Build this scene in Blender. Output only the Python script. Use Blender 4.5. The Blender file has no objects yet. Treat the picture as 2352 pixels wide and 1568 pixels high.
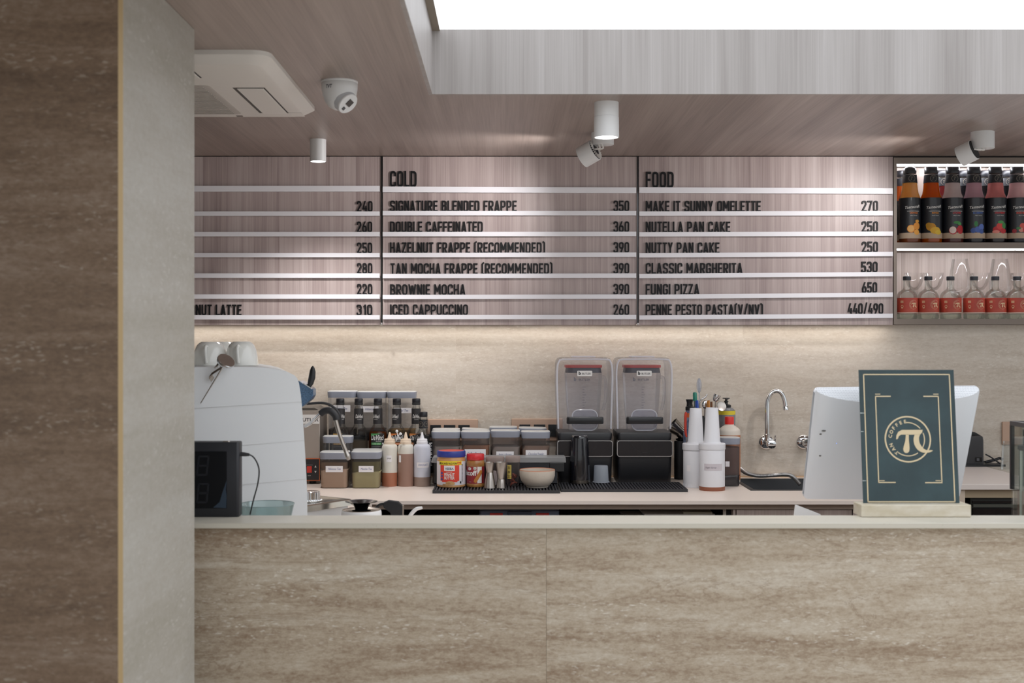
import bpy, bmesh, math, random
from mathutils import Vector, Matrix, noise
from math import sin, cos, pi, radians
random.seed(7)
SC = bpy.context.scene
COL = SC.collection
F, CX, CY, EYE = 2900.0, 1160.0, 782.0, 1.456      # focal length and principal point in photo pixels, eye height in metres
CEIL = 2.216
CT = 0.886                                          # back worktop height

# ---------------------------------------------------------------- camera
cam_d = bpy.data.cameras.new('camera')
cam = bpy.data.objects.new('camera', cam_d); COL.objects.link(cam)
cam.location = (0, 0, EYE); cam.rotation_euler = (pi/2, 0, 0)
cam_d.sensor_width = 36.0; cam_d.lens = F/2352*36.0
cam_d.shift_x = (1176-CX)/2352; cam_d.shift_y = (CY-784)/2352
cam_d.dof.use_dof = True; cam_d.dof.focus_distance = 4.75; cam_d.dof.aperture_fstop = 4.2
cam_d.clip_start = 0.05
SC.camera = cam

# ---------------------------------------------------------------- world, exposure
wd = bpy.data.worlds.new('world'); SC.world = wd; wd.use_nodes = True
bg = wd.node_tree.nodes['Background']; bg.inputs[0].default_value = (0.95, 0.98, 1.0, 1); bg.inputs[1].default_value = 0.80
SC.view_settings.view_transform = 'Standard'; SC.view_settings.look = 'None'
SC.view_settings.exposure = 0.0; SC.view_settings.gamma = 1.0; SC.view_settings.use_curve_mapping = False
SKY_E = 1.65            # luminous ceiling
STRIP_E = 20.0           # strip under the menu boards
SHELF_E = 55.0           # shelf strips
SPOT_W = 19.0
DOWN_W = 21.0
try:
    SC.cycles.transparent_max_bounces = 32
except Exception: pass

def X(px, Y): return (px-CX)/F*Y
def Z(py, Y): return EYE-(py-CY)/F*Y
def W(px, py, Y): return Vector((X(px, Y), Y, Z(py, Y)))
def Yon(py, z=CT): return (EYE-z)*F/(py-CY)          # depth where a point at height z shows at row py

# ---------------------------------------------------------------- colours, materials
def lin(c):
    if isinstance(c, str):
        c = c.lstrip('#'); c = [int(c[i:i+2], 16)/255 for i in (0, 2, 4)]
    else: c = [v/255 for v in c]
    return tuple((v/12.92 if v <= .04045 else ((v+.055)/1.055)**2.4) for v in c)+(1,)
MATS = {}
def pm(name, col, rough=.5, metal=0, coat=0, spec=.5, emit=None, es=1, sss=0, alpha=1, bump=0, bscale=200):
    if name in MATS: return MATS[name]
    m = bpy.data.materials.new(name); m.use_nodes = True
    b = m.node_tree.nodes['Principled BSDF']
    b.inputs['Base Color'].default_value = lin(col); b.inputs['Roughness'].default_value = rough
    b.inputs['Metallic'].default_value = metal; b.inputs['Coat Weight'].default_value = coat
    b.inputs['Specular IOR Level'].default_value = spec
    if sss: b.inputs['Subsurface Weight'].default_value = sss; b.inputs['Subsurface Radius'].default_value = (.02, .015, .01)
    if alpha < 1: b.inputs['Alpha'].default_value = alpha
    if emit: b.inputs['Emission Color'].default_value = lin(emit); b.inputs['Emission Strength'].default_value = es
    nt = m.node_tree
    n = nt.nodes.new('ShaderNodeTexNoise'); n.inputs['Scale'].default_value = bscale; n.inputs['Detail'].default_value = 3
    tc = nt.nodes.new('ShaderNodeTexCoord'); nt.links.new(tc.outputs['Object'], n.inputs['Vector'])
    if bump:
        bp = nt.nodes.new('ShaderNodeBump'); bp.inputs['Strength'].default_value = bump; bp.inputs['Distance'].default_value = .002
        nt.links.new(n.outputs[0], bp.inputs['Height']); nt.links.new(bp.outputs[0], b.inputs['Normal'])
    # slight roughness wear
    mr = nt.nodes.new('ShaderNodeMapRange'); mr.inputs[3].default_value = max(0.02, rough-.04); mr.inputs[4].default_value = min(1, rough+.05)
    n2 = nt.nodes.new('ShaderNodeTexNoise'); n2.inputs['Scale'].default_value = 22
    nt.links.new(tc.outputs['Object'], n2.inputs['Vector']); nt.links.new(n2.outputs[0], mr.inputs[0]); nt.links.new(mr.outputs[0], b.inputs['Roughness'])
    MATS[name] = m; return m
def emat(name, col, s):
    if name in MATS: return MATS[name]
    m = bpy.data.materials.new(name); m.use_nodes = True; nt = m.node_tree; nt.nodes.clear()
    e = nt.nodes.new('ShaderNodeEmission'); e.inputs[0].default_value = lin(col); e.inputs[1].default_value = s
    o = nt.nodes.new('ShaderNodeOutputMaterial'); nt.links.new(e.outputs[0], o.inputs[0]); MATS[name] = m; return m
def glass(name, tint='#f4f6f6', haze=0, hazecol='#dfe3e6', edge=.5, rough=.03):
    """thin clear glass or plastic: lets light through, mirrors at grazing angles, darkens or hazes by its own amount"""
    if name in MATS: return MATS[name]
    m = bpy.data.materials.new(name); m.use_nodes = True; nt = m.node_tree; nt.nodes.clear(); L = nt.links.new
    t = nt.nodes.new('ShaderNodeBsdfTransparent'); t.inputs[0].default_value = lin(tint)
    g = nt.nodes.new('ShaderNodeBsdfGlossy'); g.inputs['Roughness'].default_value = rough
    lw = nt.nodes.new('ShaderNodeLayerWeight'); lw.inputs[0].default_value = edge*.55
    mx = nt.nodes.new('ShaderNodeMixShader')
    mth = nt.nodes.new('ShaderNodeMath'); mth.operation = 'MULTIPLY_ADD'; mth.inputs[1].default_value = .5; mth.inputs[2].default_value = .0
    L(lw.outputs['Fresnel'], mth.inputs[0]); L(mth.outputs[0], mx.inputs[0]); L(t.outputs[0], mx.inputs[1]); L(g.outputs[0], mx.inputs[2])
    out = mx
    if haze:
        d = nt.nodes.new('ShaderNodeBsdfDiffuse'); d.inputs[0].default_value = lin(hazecol)
        tr = nt.nodes.new('ShaderNodeBsdfTranslucent'); tr.inputs[0].default_value = lin(hazecol)
        dm = nt.nodes.new('ShaderNodeMixShader'); dm.inputs[0].default_value = .4; L(d.outputs[0], dm.inputs[1]); L(tr.outputs[0], dm.inputs[2])
        m2 = nt.nodes.new('ShaderNodeMixShader'); m2.inputs[0].default_value = haze
        L(mx.outputs[0], m2.inputs[1]); L(dm.outputs[0], m2.inputs[2]); out = m2
    o = nt.nodes.new('ShaderNodeOutputMaterial'); L(out.outputs[0], o.inputs[0]); MATS[name] = m; return m

def _ramp(nt, stops):
    r = nt.nodes.new('ShaderNodeValToRGB'); e = r.color_ramp.elements
    while len(e) < len(stops): e.new(.5)
    for i, (p, c) in enumerate(stops): e[i].position = p; e[i].color = lin(c)
    return r
def _noise(nt, vec, scale, detail=4, rough=.55, dist=0):
    n = nt.nodes.new('ShaderNodeTexNoise'); n.inputs['Scale'].default_value = scale; n.inputs['Detail'].default_value = detail
    n.inputs['Roughness'].default_value = rough; n.inputs['Distortion'].default_value = dist
    nt.links.new(vec, n.inputs['Vector']); return n.outputs[0]
def _map(nt, vec, scale, loc=None):
    m = nt.nodes.new('ShaderNodeMapping'); m.inputs['Scale'].default_value = scale
    nt.links.new(vec, m.inputs['Vector'])
    if loc is not None: nt.links.new(loc, m.inputs['Location'])
    return m.outputs[0]
def _mix(nt, a, b, f, mode='MIX'):
    m = nt.nodes.new('ShaderNodeMix'); m.data_type = 'RGBA'; m.blend_type = mode
    for s, v in ((6, a), (7, b), (0, f)):
        if hasattr(v, 'links'): nt.links.new(v, m.inputs[s])
        else: m.inputs[s].default_value = v if s == 0 else lin(v)
    return m.outputs[2]
def _math(nt, op, a, b=0.0, c=0.0):
    m = nt.nodes.new('ShaderNodeMath'); m.operation = op
    for i, v in enumerate((a, b, c)):
        if hasattr(v, 'links'): nt.links.new(v, m.inputs[i])
        else: m.inputs[i].default_value = v
    return m.outputs[0]

def wood(name, c_dark, c_mid, c_light, axis='z', rough=.42, plank=.115, contrast=1.0):
    """straight-grained laminate; the grain runs along axis"""
    if name in MATS: return MATS[name]
    m = bpy.data.materials.new(name); m.use_nodes = True; nt = m.node_tree; b = nt.nodes['Principled BSDF']
    tc = nt.nodes.new('ShaderNodeTexCoord'); oi = nt.nodes.new('ShaderNodeObjectInfo')
    off = nt.nodes.new('ShaderNodeCombineXYZ'); s = _math(nt, 'MULTIPLY', oi.outputs['Random'], 7.0)
    for i in range(3): nt.links.new(s, off.inputs[i])
    along = {'x': 0, 'y': 1, 'z': 2}[axis]
    def sc(across, al): v = [across]*3; v[along] = al; return v
    P = tc.outputs['Object']
    sep = nt.nodes.new('ShaderNodeSeparateXYZ'); nt.links.new(P, sep.inputs[0])
    ac = sep.outputs[0] if axis != 'x' else sep.outputs[1]
    cell = _math(nt, 'FLOOR', _math(nt, 'DIVIDE', ac, plank))
    wn = nt.nodes.new('ShaderNodeTexWhiteNoise'); wn.noise_dimensions = '2D'
    cv = nt.nodes.new('ShaderNodeCombineXYZ'); nt.links.new(cell, cv.inputs[0]); nt.links.new(s, cv.inputs[1]); nt.links.new(cv.outputs[0], wn.inputs['Vector'])
    shift = nt.nodes.new('ShaderNodeCombineXYZ'); s2 = _math(nt, 'MULTIPLY', wn.outputs[0], 5.0)
    nt.links.new(s2, shift.inputs[along]); nt.links.new(s, shift.inputs[(along+1) % 3])
    n1 = _noise(nt, _map(nt, P, sc(24, .9), shift.outputs[0]), 1, 3, .5, .6)
    n2 = _noise(nt, _map(nt, P, sc(190, 2.2), shift.outputs[0]), 1, 4, .6, .25)
    n3 = _noise(nt, _map(nt, P, sc(6, .5), off.outputs[0]), 1, 2)
    a = _math(nt, 'ADD', _math(nt, 'MULTIPLY', n1, .45), _math(nt, 'MULTIPLY', n2, .38))
    a = _math(nt, 'ADD', a, _math(nt, 'MULTIPLY', n3, .2))
    a = _math(nt, 'ADD', a, _math(nt, 'MULTIPLY_ADD', wn.outputs[0], .10, -.05))
    a = _math(nt, 'MULTIPLY_ADD', _math(nt, 'SUBTRACT', a, .515), contrast, .5)
    r = _ramp(nt, [(.28, c_dark), (.5, c_mid), (.70, c_light)]); nt.links.new(a, r.inputs[0])
    nt.links.new(r.outputs[0], b.inputs['Base Color'])
    b.inputs['Roughness'].default_value = rough
    bp = nt.nodes.new('ShaderNodeBump'); bp.inputs['Strength'].default_value = .12; bp.inputs['Distance'].default_value = .001
    nt.links.new(n2, bp.inputs['Height']); nt.links.new(bp.outputs[0], b.inputs['Normal'])
    MATS[name] = m; return m

def travertine(name, c_dark, c_mid, c_light, speck='#cfc6b8', rough=.45, k=1.0, tile=None, vein=.5, stains=False):
    """honed stone cut across its beds: wavy horizontal bands, fine streaks, filled pores"""
    if name in MATS: return MATS[name]
    m = bpy.data.materials.new(name); m.use_nodes = True; nt = m.node_tree; b = nt.nodes['Principled BSDF']
    tc = nt.nodes.new('ShaderNodeTexCoord'); oi = nt.nodes.new('ShaderNodeObjectInfo')
    P = tc.outputs['Object']
    s = _math(nt, 'MULTIPLY', oi.outputs['Random'], 9.0)
    off = nt.nodes.new('ShaderNodeCombineXYZ'); nt.links.new(s, off.inputs[2]); nt.links.new(s, off.inputs[0])
    if tile:
        sep = nt.nodes.new('ShaderNodeSeparateXYZ'); nt.links.new(P, sep.inputs[0])
        cell = _math(nt, 'FLOOR', _math(nt, 'DIVIDE', _math(nt, 'ADD', sep.outputs[0], tile[1]), tile[0]))
        s = _math(nt, 'MULTIPLY', cell, 3.71); nt.links.new(s, off.inputs[2]); nt.links.new(s, off.inputs[0])
    n0 = _noise(nt, _map(nt, P, (1.0*k, 1.0*k, 12*k), off.outputs[0]), 1, 11, .68, .35)
    n1 = _noise(nt, _map(nt, P, (7*k, 7*k, 40*k), off.outputs[0]), 1, 7, .65, .4)
    n2 = _noise(nt, _map(nt, P, (85*k, 85*k, 170*k), off.outputs[0]), 1, 6, .75, .3)
    a = _math(nt, 'ADD', _math(nt, 'MULTIPLY', n0, .72), _math(nt, 'MULTIPLY', n1, .34))
    a = _math(nt, 'ADD', a, _math(nt, 'MULTIPLY', n2, .50)); a = _math(nt, 'ADD', a, -.28)
    r = _ramp(nt, [(.33, c_dark), (.50, c_mid), (.66, c_light)]); nt.links.new(a, r.inputs[0])
    # pores filled with pale cement, gathered along the beds
    v = nt.nodes.new('ShaderNodeTexVoronoi'); v.inputs['Scale'].default_value = 1
    wv = nt.nodes.new('ShaderNodeTexNoise'); wv.inputs['Scale'].default_value = 1; wv.inputs['Detail'].default_value = 3
    nt.links.new(_map(nt, P, (45*k, 45*k, 90*k), off.outputs[0]), wv.inputs['Vector'])
    va = nt.nodes.new('ShaderNodeVectorMath'); va.operation = 'MULTIPLY_ADD'; va.inputs[1].default_value = (2.2, 2.2, 2.2)
    nt.links.new(wv.outputs['Color'], va.inputs[0]); nt.links.new(_map(nt, P, (52*k, 52*k, 150*k), off.outputs[0]), va.inputs[2])
    nt.links.new(va.outputs[0], v.inputs['Vector'])
    pm_ = nt.nodes.new('ShaderNodeMapRange'); nt.links.new(v.outputs['Distance'], pm_.inputs[0])
    for i, q in ((1, .1), (2, .34), (3, .9), (4, 0.0)): pm_.inputs[i].default_value = q
    pn = _noise(nt, _map(nt, P, (4*k, 4*k, 22*k), off.outputs[0]), 1, 5, .6)
    pr = nt.nodes.new('ShaderNodeMapRange'); nt.links.new(pn, pr.inputs[0])
    for i, q in ((1, .42), (2, .62), (3, 0.0), (4, .9)): pr.inputs[i].default_value = q
    c = _mix(nt, r.outputs[0], speck, _math(nt, 'MULTIPLY', pm_.outputs[0], pr.outputs[0]))
    # thin dark veins
    vn = _noise(nt, _map(nt, P, (1.6*k, 1.6*k, 12*k), off.outputs[0]), 1, 10, .68, .8)
    vr = nt.nodes.new('ShaderNodeMapRange'); nt.links.new(_math(nt, 'ABSOLUTE', _math(nt, 'SUBTRACT', vn, .5)), vr.inputs[0])
    for i, q in ((1, 0), (2, .011), (3, vein), (4, 0.0)): vr.inputs[i].default_value = q
    c = _mix(nt, c, c_dark, vr.outputs[0])
    if stains:
        sn = _noise(nt, _map(nt, P, (3.3, 3.3, 9)), 1, 5, .6, .6)
        sr = nt.nodes.new('ShaderNodeMapRange'); nt.links.new(sn, sr.inputs[0])
        for i, q in ((1, .72), (2, .78), (3, 0.0), (4, .5)): sr.inputs[i].default_value = q
        c = _mix(nt, c, '#b8923f', sr.outputs[0])
    nt.links.new(c, b.inputs['Base Color']); b.inputs['Roughness'].default_value = rough
    bp = nt.nodes.new('ShaderNodeBump'); bp.inputs['Strength'].default_value = .1; bp.inputs['Distance'].default_value = .002
    nt.links.new(n2, bp.inputs['Height']); nt.links.new(bp.outputs[0], b.inputs['Normal'])
    MATS[name] = m; return m

def syrupmat(name, col, k=.5):
    if name in MATS: return MATS[name]
    m = bpy.data.materials.new(name); m.use_nodes = True; nt = m.node_tree; nt.nodes.clear(); L = nt.links.new
    tc = nt.nodes.new('ShaderNodeTexCoord'); n = _noise(nt, tc.outputs['Object'], 30, 3)
    r = _ramp(nt, [(.3, col), (.8, col)]); L(n, r.inputs[0])
    d = nt.nodes.new('ShaderNodeBsdfDiffuse'); t = nt.nodes.new('ShaderNodeBsdfTranslucent'); L(r.outputs[0], d.inputs[0]); L(r.outputs[0], t.inputs[0])
    mx = nt.nodes.new('ShaderNodeMixShader'); mx.inputs[0].default_value = k; L(d.outputs[0], mx.inputs[1]); L(t.outputs[0], mx.inputs[2])
    g = nt.nodes.new('ShaderNodeBsdfGlossy'); g.inputs[1].default_value = .15
    m2 = nt.nodes.new('ShaderNodeMixShader'); m2.inputs[0].default_value = .05; L(mx.outputs[0], m2.inputs[1]); L(g.outputs[0], m2.inputs[2])
    o = nt.nodes.new('ShaderNodeOutputMaterial'); L(m2.outputs[0], o.inputs[0]); MATS[name] = m; return m
def speckled(name, base, fleck, scale, amount, rough=.5):
    if name in MATS: return MATS[name]
    m = bpy.data.materials.new(name); m.use_nodes = True; nt = m.node_tree; b = nt.nodes['Principled BSDF']
    tc = nt.nodes.new('ShaderNodeTexCoord')
    v = nt.nodes.new('ShaderNodeTexVoronoi'); v.inputs['Scale'].default_value = scale; nt.links.new(tc.outputs['Object'], v.inputs['Vector'])
    n = _noise(nt, tc.outputs['Object'], scale*.6, 2)
    mr = nt.nodes.new('ShaderNodeMapRange'); nt.links.new(v.outputs['Distance'], mr.inputs[0])
    for i, q in ((1, .12), (2, .26), (3, 1.0), (4, 0.0)): mr.inputs[i].default_value = q
    nr = nt.nodes.new('ShaderNodeMapRange'); nt.links.new(n, nr.inputs[0])
    for i, q in ((1, .48), (2, .62), (3, 0.0), (4, amount)): nr.inputs[i].default_value = q
    c = _mix(nt, base, fleck, _math(nt, 'MULTIPLY', mr.outputs[0], nr.outputs[0]))
    nt.links.new(c, b.inputs['Base Color']); b.inputs['Roughness'].default_value = rough
    MATS[name] = m; return m
def mottled(name, c1, c2, scale=14, rough=.6, lo=.4, hi=.6, stretch=(1, 1, 1), coat=0):
    if name in MATS: return MATS[name]
    m = bpy.data.materials.new(name); m.use_nodes = True; nt = m.node_tree; b = nt.nodes['Principled BSDF']
    tc = nt.nodes.new('ShaderNodeTexCoord')
    n = _noise(nt, _map(nt, tc.outputs['Object'], stretch), scale, 5, .6)
    r = _ramp(nt, [(lo, c1), (hi, c2)]); nt.links.new(n, r.inputs[0]); nt.links.new(r.outputs[0], b.inputs['Base Color'])
    b.inputs['Roughness'].default_value = rough; b.inputs['Coat Weight'].default_value = coat
    MATS[name] = m; return m
def dotted(name, base, dot, pitch):
    """perforated plastic: rows of small dark holes"""
    if name in MATS: return MATS[name]
    m = bpy.data.materials.new(name); m.use_nodes = True; nt = m.node_tree; b = nt.nodes['Principled BSDF']
    tc = nt.nodes.new('ShaderNodeTexCoord'); mp = _map(nt, tc.outputs['Object'], (1/pitch,)*3)
    sep = nt.nodes.new('ShaderNodeSeparateXYZ'); nt.links.new(mp, sep.inputs[0])
    row = _math(nt, 'MODULO', _math(nt, 'FLOOR', sep.outputs[2]), 2.0)
    fx = _math(nt, 'SUBTRACT', _math(nt, 'FRACT', _math(nt, 'MULTIPLY_ADD', row, .5, sep.outputs[0])), .5)
    fz = _math(nt, 'SUBTRACT', _math(nt, 'FRACT', sep.outputs[2]), .5)
    d = _math(nt, 'SQRT', _math(nt, 'ADD', _math(nt, 'MULTIPLY', fx, fx), _math(nt, 'MULTIPLY', fz, fz)))
    c = _mix(nt, base, dot, _math(nt, 'LESS_THAN', d, .26))
    nt.links.new(c, b.inputs['Base Color']); b.inputs['Roughness'].default_value = .4
    MATS[name] = m; return m

# ---------------------------------------------------------------- mesh builder
class MB:
    def __init__(s): s.v = []; s.f = []; s.m = []
    def add(s, verts, faces, mi=0):
        o = len(s.v); s.v += [Vector(v) for v in verts]
        for f in faces: s.f.append([i+o for i in f]); s.m.append(mi)
        return s
    def box(s, x0, x1, y0, y1, z0, z1, mi=0):
        v = [(x, y, z) for z in (z0, z1) for y in (y0, y1) for x in (x0, x1)]
        return s.add(v, [(0, 2, 3, 1), (4, 5, 7, 6), (0, 1, 5, 4), (2, 6, 7, 3), (0, 4, 6, 2), (1, 3, 7, 5)], mi)
    def loft(s, rings, c0=True, c1=True, mi=0, closed=True):
        n = len(rings[0]); v = [p for r in rings for p in r]; f = []
        for i in range(len(rings)-1):
            for j in range(n if closed else n-1):
                k = (j+1) % n; f.append((i*n+j, i*n+k, (i+1)*n+k, (i+1)*n+j))
        if c0: f.append(tuple(reversed(range(n))))
        if c1: f.append(tuple(range((len(rings)-1)*n, len(rings)*n)))
        return s.add(v, f, mi)
    def lathe(s, prof, cx=0, cy=0, n=40, mi=0, c0=True, c1=True):
        rings = [[Vector((cx+r*cos(2*pi*j/n), cy+r*sin(2*pi*j/n), z)) for j in range(n)] for r, z in prof]
        return s.loft(rings, c0, c1, mi)
    def rprism(s, levels, mi=0, n=6, c0=True, c1=True):
        """stack of rounded rectangles: (z, cx, cy, half_x, half_y, corner)"""
        rings = []
        for z, cx, cy, hx, hy, r in levels:
            rings.append([Vector((x+cx, y+cy, z)) for x, y in rrect(hx, hy, r, n)])
        return s.loft(rings, c0, c1, mi)
    def tube(s, pts, r, n=10, mi=0, sub=6, cap=True):
        P = spline(pts, sub) if sub > 1 else [Vector(p) for p in pts]
        R = r if isinstance(r, (list, tuple)) else [r]*2
        rings = []; up = None
        for i, p in enumerate(P):
            t = (P[min(i+1, len(P)-1)]-P[max(i-1, 0)]).normalized()
            if up is None: up = Vector((0, 0, 1)) if abs(t.z) < .9 else Vector((0, 1, 0))
            a = t.cross(up).normalized(); up = a.cross(t).normalized()
            q = i/(len(P)-1)*(len(R)-1); k = min(int(q), len(R)-2); rr = R[k]+(R[k+1]-R[k])*(q-k)
            rings.append([p+(a*cos(2*pi*j/n)+up*sin(2*pi*j/n))*rr for j in range(n)])
        return s.loft(rings, cap, cap, mi)
    def prism(s, poly, y0, y1, mi=0):
        """polygon in x,z pushed from y0 to y1"""
        a = [Vector((p[0], y0, p[1])) for p in poly]; b = [Vector((p[0], y1, p[1])) for p in poly]
        return s.loft([a, b], mi=mi)
    def ball(s, c, rx, ry=None, rz=None, n=20, mi=0, M=None):
        ry = ry or rx; rz = rz or rx; c = Vector(c); rings = []
        for i in range(n//2+1):
            t = pi*i/(n//2); q = max(sin(t), 1e-3)
            rings.append([Vector((rx*q*cos(2*pi*j/n), ry*q*sin(2*pi*j/n), -rz*cos(t))) for j in range(n)])
        if M is not None: rings = [[M @ p for p in r] for r in rings]
        return s.loft([[p+c for p in r] for r in rings], mi=mi)
    def xf(s, M, start=0):
        for i in range(start, len(s.v)): s.v[i] = M @ s.v[i]
        return s
    def build(s, name, mats, parent=None, smooth=38, bevel=0, loc=None, seg=2):
        me = bpy.data.meshes.new(name); me.from_pydata([tuple(v) for v in s.v], [], s.f); me.update()
        if not isinstance(mats, (list, tuple)): mats = [mats]
        for m in mats: me.materials.append(m)
        if len(mats) > 1: me.polygons.foreach_set('material_index', s.m)
        bm = bmesh.new(); bm.from_mesh(me); bmesh.ops.remove_doubles(bm, verts=bm.verts, dist=1e-6)
        bmesh.ops.recalc_face_normals(bm, faces=bm.faces); bm.to_mesh(me); bm.free()
        if smooth:
            me.polygons.foreach_set('use_smooth', [True]*len(me.polygons)); me.set_sharp_from_angle(angle=radians(smooth))
        o = bpy.data.objects.new(name, me); COL.objects.link(o)
        if parent is not None: o.parent = parent
        if loc is not None: o.location = loc
        if bevel:
            b = o.modifiers.new('edge', 'BEVEL'); b.width = bevel; b.segments = seg; b.limit_method = 'ANGLE'; b.angle_limit = radians(50)
        return o
def rrect(hx, hy, r, n=6):
    r = min(r, hx*.999, hy*.999); out = []
    for sx, sy, a0 in ((1, 1, 0), (-1, 1, 90), (-1, -1, 180), (1, -1, 270)):
        for i in range(n+1):
            a = radians(a0+90*i/n); out.append((sx*(hx-r)+r*cos(a), sy*(hy-r)+r*sin(a)))
    return out
def spline(pts, sub=6):
    P = [Vector(p) for p in pts]; out = []
    for i in range(len(P)-1):
        p0, p1, p2, p3 = P[max(i-1, 0)], P[i], P[i+1], P[min(i+2, len(P)-1)]
        for k in range(sub):
            t = k/sub
            out.append(.5*((2*p1)+(p2-p0)*t+(2*p0-5*p1+4*p2-p3)*t*t+(3*p1-p0-3*p2+p3)*t**3))
    out.append(P[-1]); return out

# ---------------------------------------------------------------- naming
def tag(o, label, cat, group=None, kind=None):
    o['label'] = label; o['category'] = cat
    if group: o['group'] = group
    if kind: o['kind'] = kind
    return o
def thing(name, label, cat, loc=(0, 0, 0), group=None, rz=0):
    o = bpy.data.objects.new(name, None); COL.objects.link(o); o.location = loc; o.rotation_euler = (0, 0, rz)
    o.empty_display_size = .05
    return tag(o, label, cat, group)
def structure(o, label, cat): return tag(o, label, cat, kind='structure')
def dup(root, loc, label, group=None, rz=None, scale=None):
    r = root.copy(); COL.objects.link(r); r.location = loc; r['label'] = label
    if group: r['group'] = group
    if rz is not None: r.rotation_euler = (0, 0, rz)
    if scale: r.scale = (scale,)*3
    for ch in list(root.children):
        c = ch.copy(); COL.objects.link(c); c.parent = r
        for g in list(ch.children):
            d = g.copy(); COL.objects.link(d); d.parent = c
    return r
class Fr:
    """local frame of a thing standing at pixel column cx, depth Y, base height z0; u and w turn photo pixels into local metres"""
    def __init__(s, cx, Y, z0): s.cx, s.Y, s.z0, s.k = cx, Y, z0, Y/F; s.loc = Vector((X(cx, Y), Y, z0))
    def u(s, px): return (px-s.cx)*s.k
    def w(s, py): return Z(py, s.Y)-s.z0
    def prof(s, pts): return [(max(r, .02)*s.k, s.w(py)) for r, py in pts]

# ---------------------------------------------------------------- lettering
_TXT = {}
def text_shape(t, shear=0.0, bold=0.0):
    k = (t, shear, bold)
    if k in _TXT: return _TXT[k]
    c = bpy.data.curves.new('t', 'FONT'); c.body = t; c.size = 1; c.shear = shear; c.offset = bold; c.resolution_u = 3
    o = bpy.data.objects.new('t', c); me = o.to_mesh()
    v = [(p.co.x, p.co.y) for p in me.vertices]; f = [tuple(p.vertices) for p in me.polygons]
    o.to_mesh_clear(); bpy.data.objects.remove(o); bpy.data.curves.remove(c)
    x0 = min(p[0] for p in v); x1 = max(p[0] for p in v); y0 = min(p[1] for p in v); y1 = max(p[1] for p in v)
    _TXT[k] = ([((x-x0)/(x1-x0), (y-y0)/(y1-y0)) for x, y in v], f, (x1-x0)/(y1-y0)); return _TXT[k]
class Print:
    """flat print laid on a face or wrapped round a cylinder (R): shapes in u (right), v (up)"""
    def __init__(s, y=0, R=None, cx=0, cy=0, plane=None, mb=None):
        s.mb = mb or MB(); s.y, s.R, s.cx, s.cy, s.plane = y, R, cx, cy, plane; s.lift = 0
    def P(s, u, v):
        if s.plane: o, a, b, n = s.plane; return o+a*u+b*v+n*s.lift
        if s.R: r = s.R+s.lift; return Vector((s.cx+r*sin(u/s.R), s.cy-r*cos(u/s.R), v))
        return Vector((u, s.y-s.lift, v))
    def poly(s, pts, mi=0):
        if not s.R: s.mb.add([s.P(*p) for p in pts], [tuple(range(len(pts)))], mi); return s
        u0 = min(p[0] for p in pts); u1 = max(p[0] for p in pts); n = max(1, int((u1-u0)/(s.R*.07))+1)
        def clip(q, lim, sg):
            out = []
            for i in range(len(q)):
                a, b = q[i-1], q[i]; da, db = sg*(a[0]-lim), sg*(b[0]-lim)
                if (da >= 0) != (db >= 0): t = da/(da-db); out.append((lim, a[1]+(b[1]-a[1])*t))
                if db >= 0: out.append(b)
            return out
        for i in range(n):
            q = clip(clip(pts, u0+(u1-u0)*i/n, 1), u0+(u1-u0)*(i+1)/n, -1)
            if len(q) > 2: s.mb.add([s.P(*p) for p in q], [tuple(range(len(q)))], mi)
        return s
    def rect(s, u0, u1, v0, v1, mi=0, n=None):
        n = n or (10 if s.R else 1)
        pts = [s.P(u0+(u1-u0)*i/n, v) for v in (v0, v1) for i in range(n+1)]
        s.mb.add(pts, [(i, i+1, n+2+i, n+1+i) for i in range(n)], mi); return s
    def disc(s, u, v, ru, rv=None, mi=0, n=20, rot=0):
        rv = rv or ru; pts = []
        for i in range(n):
            a = 2*pi*i/n; x, y = ru*cos(a), rv*sin(a); pts.append((u+x*cos(rot)-y*sin(rot), v+x*sin(rot)+y*cos(rot)))
        K = 4 if s.R else 1; V = []; Fc = []
        for q in range(K, 0, -1): V += [s.P(u+(p[0]-u)*q/K, v+(p[1]-v)*q/K) for p in pts]
        V.append(s.P(u, v))
        for q in range(K-1): Fc += [(q*n+i, q*n+(i+1) % n, (q+1)*n+(i+1) % n, (q+1)*n+i) for i in range(n)]
        Fc += [((K-1)*n+i, (K-1)*n+(i+1) % n, K*n) for i in range(n)]
        s.mb.add(V, Fc, mi); return s
    def arc(s, u, v, r, w, a0=0, a1=360, mi=0, n=48):
        n = max(6, int(n*abs(a1-a0)/360)); pts = []
        for i in range(n+1):
            a = radians(a0+(a1-a0)*i/n); pts += [s.P(u+(r-w/2)*cos(a), v+(r-w/2)*sin(a)), s.P(u+(r+w/2)*cos(a), v+(r+w/2)*sin(a))]
        s.mb.add(pts, [(2*i, 2*i+1, 2*i+3, 2*i+2) for i in range(n)], mi); return s
    def text(s, t, u, v, h=None, w=None, mi=0, shear=0, bold=0, al='c', rot=0):
        P, f, asp = text_shape(t, shear, bold)
        if h is None: h = w/asp
        if w is None: w = h*asp
        du = {'c': -w/2, 'l': 0, 'r': -w}[al]; pts = []
        for a, b in P:
            x, y = a*w+du, b*h-(h/2 if rot else 0); pts.append(s.P(u+x*cos(rot)-y*sin(rot), v+x*sin(rot)+y*cos(rot)))
        s.mb.add(pts, f, mi); return s
    def build(s, name, mats, parent): return s.mb.build(name, mats, parent, smooth=0)

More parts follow.
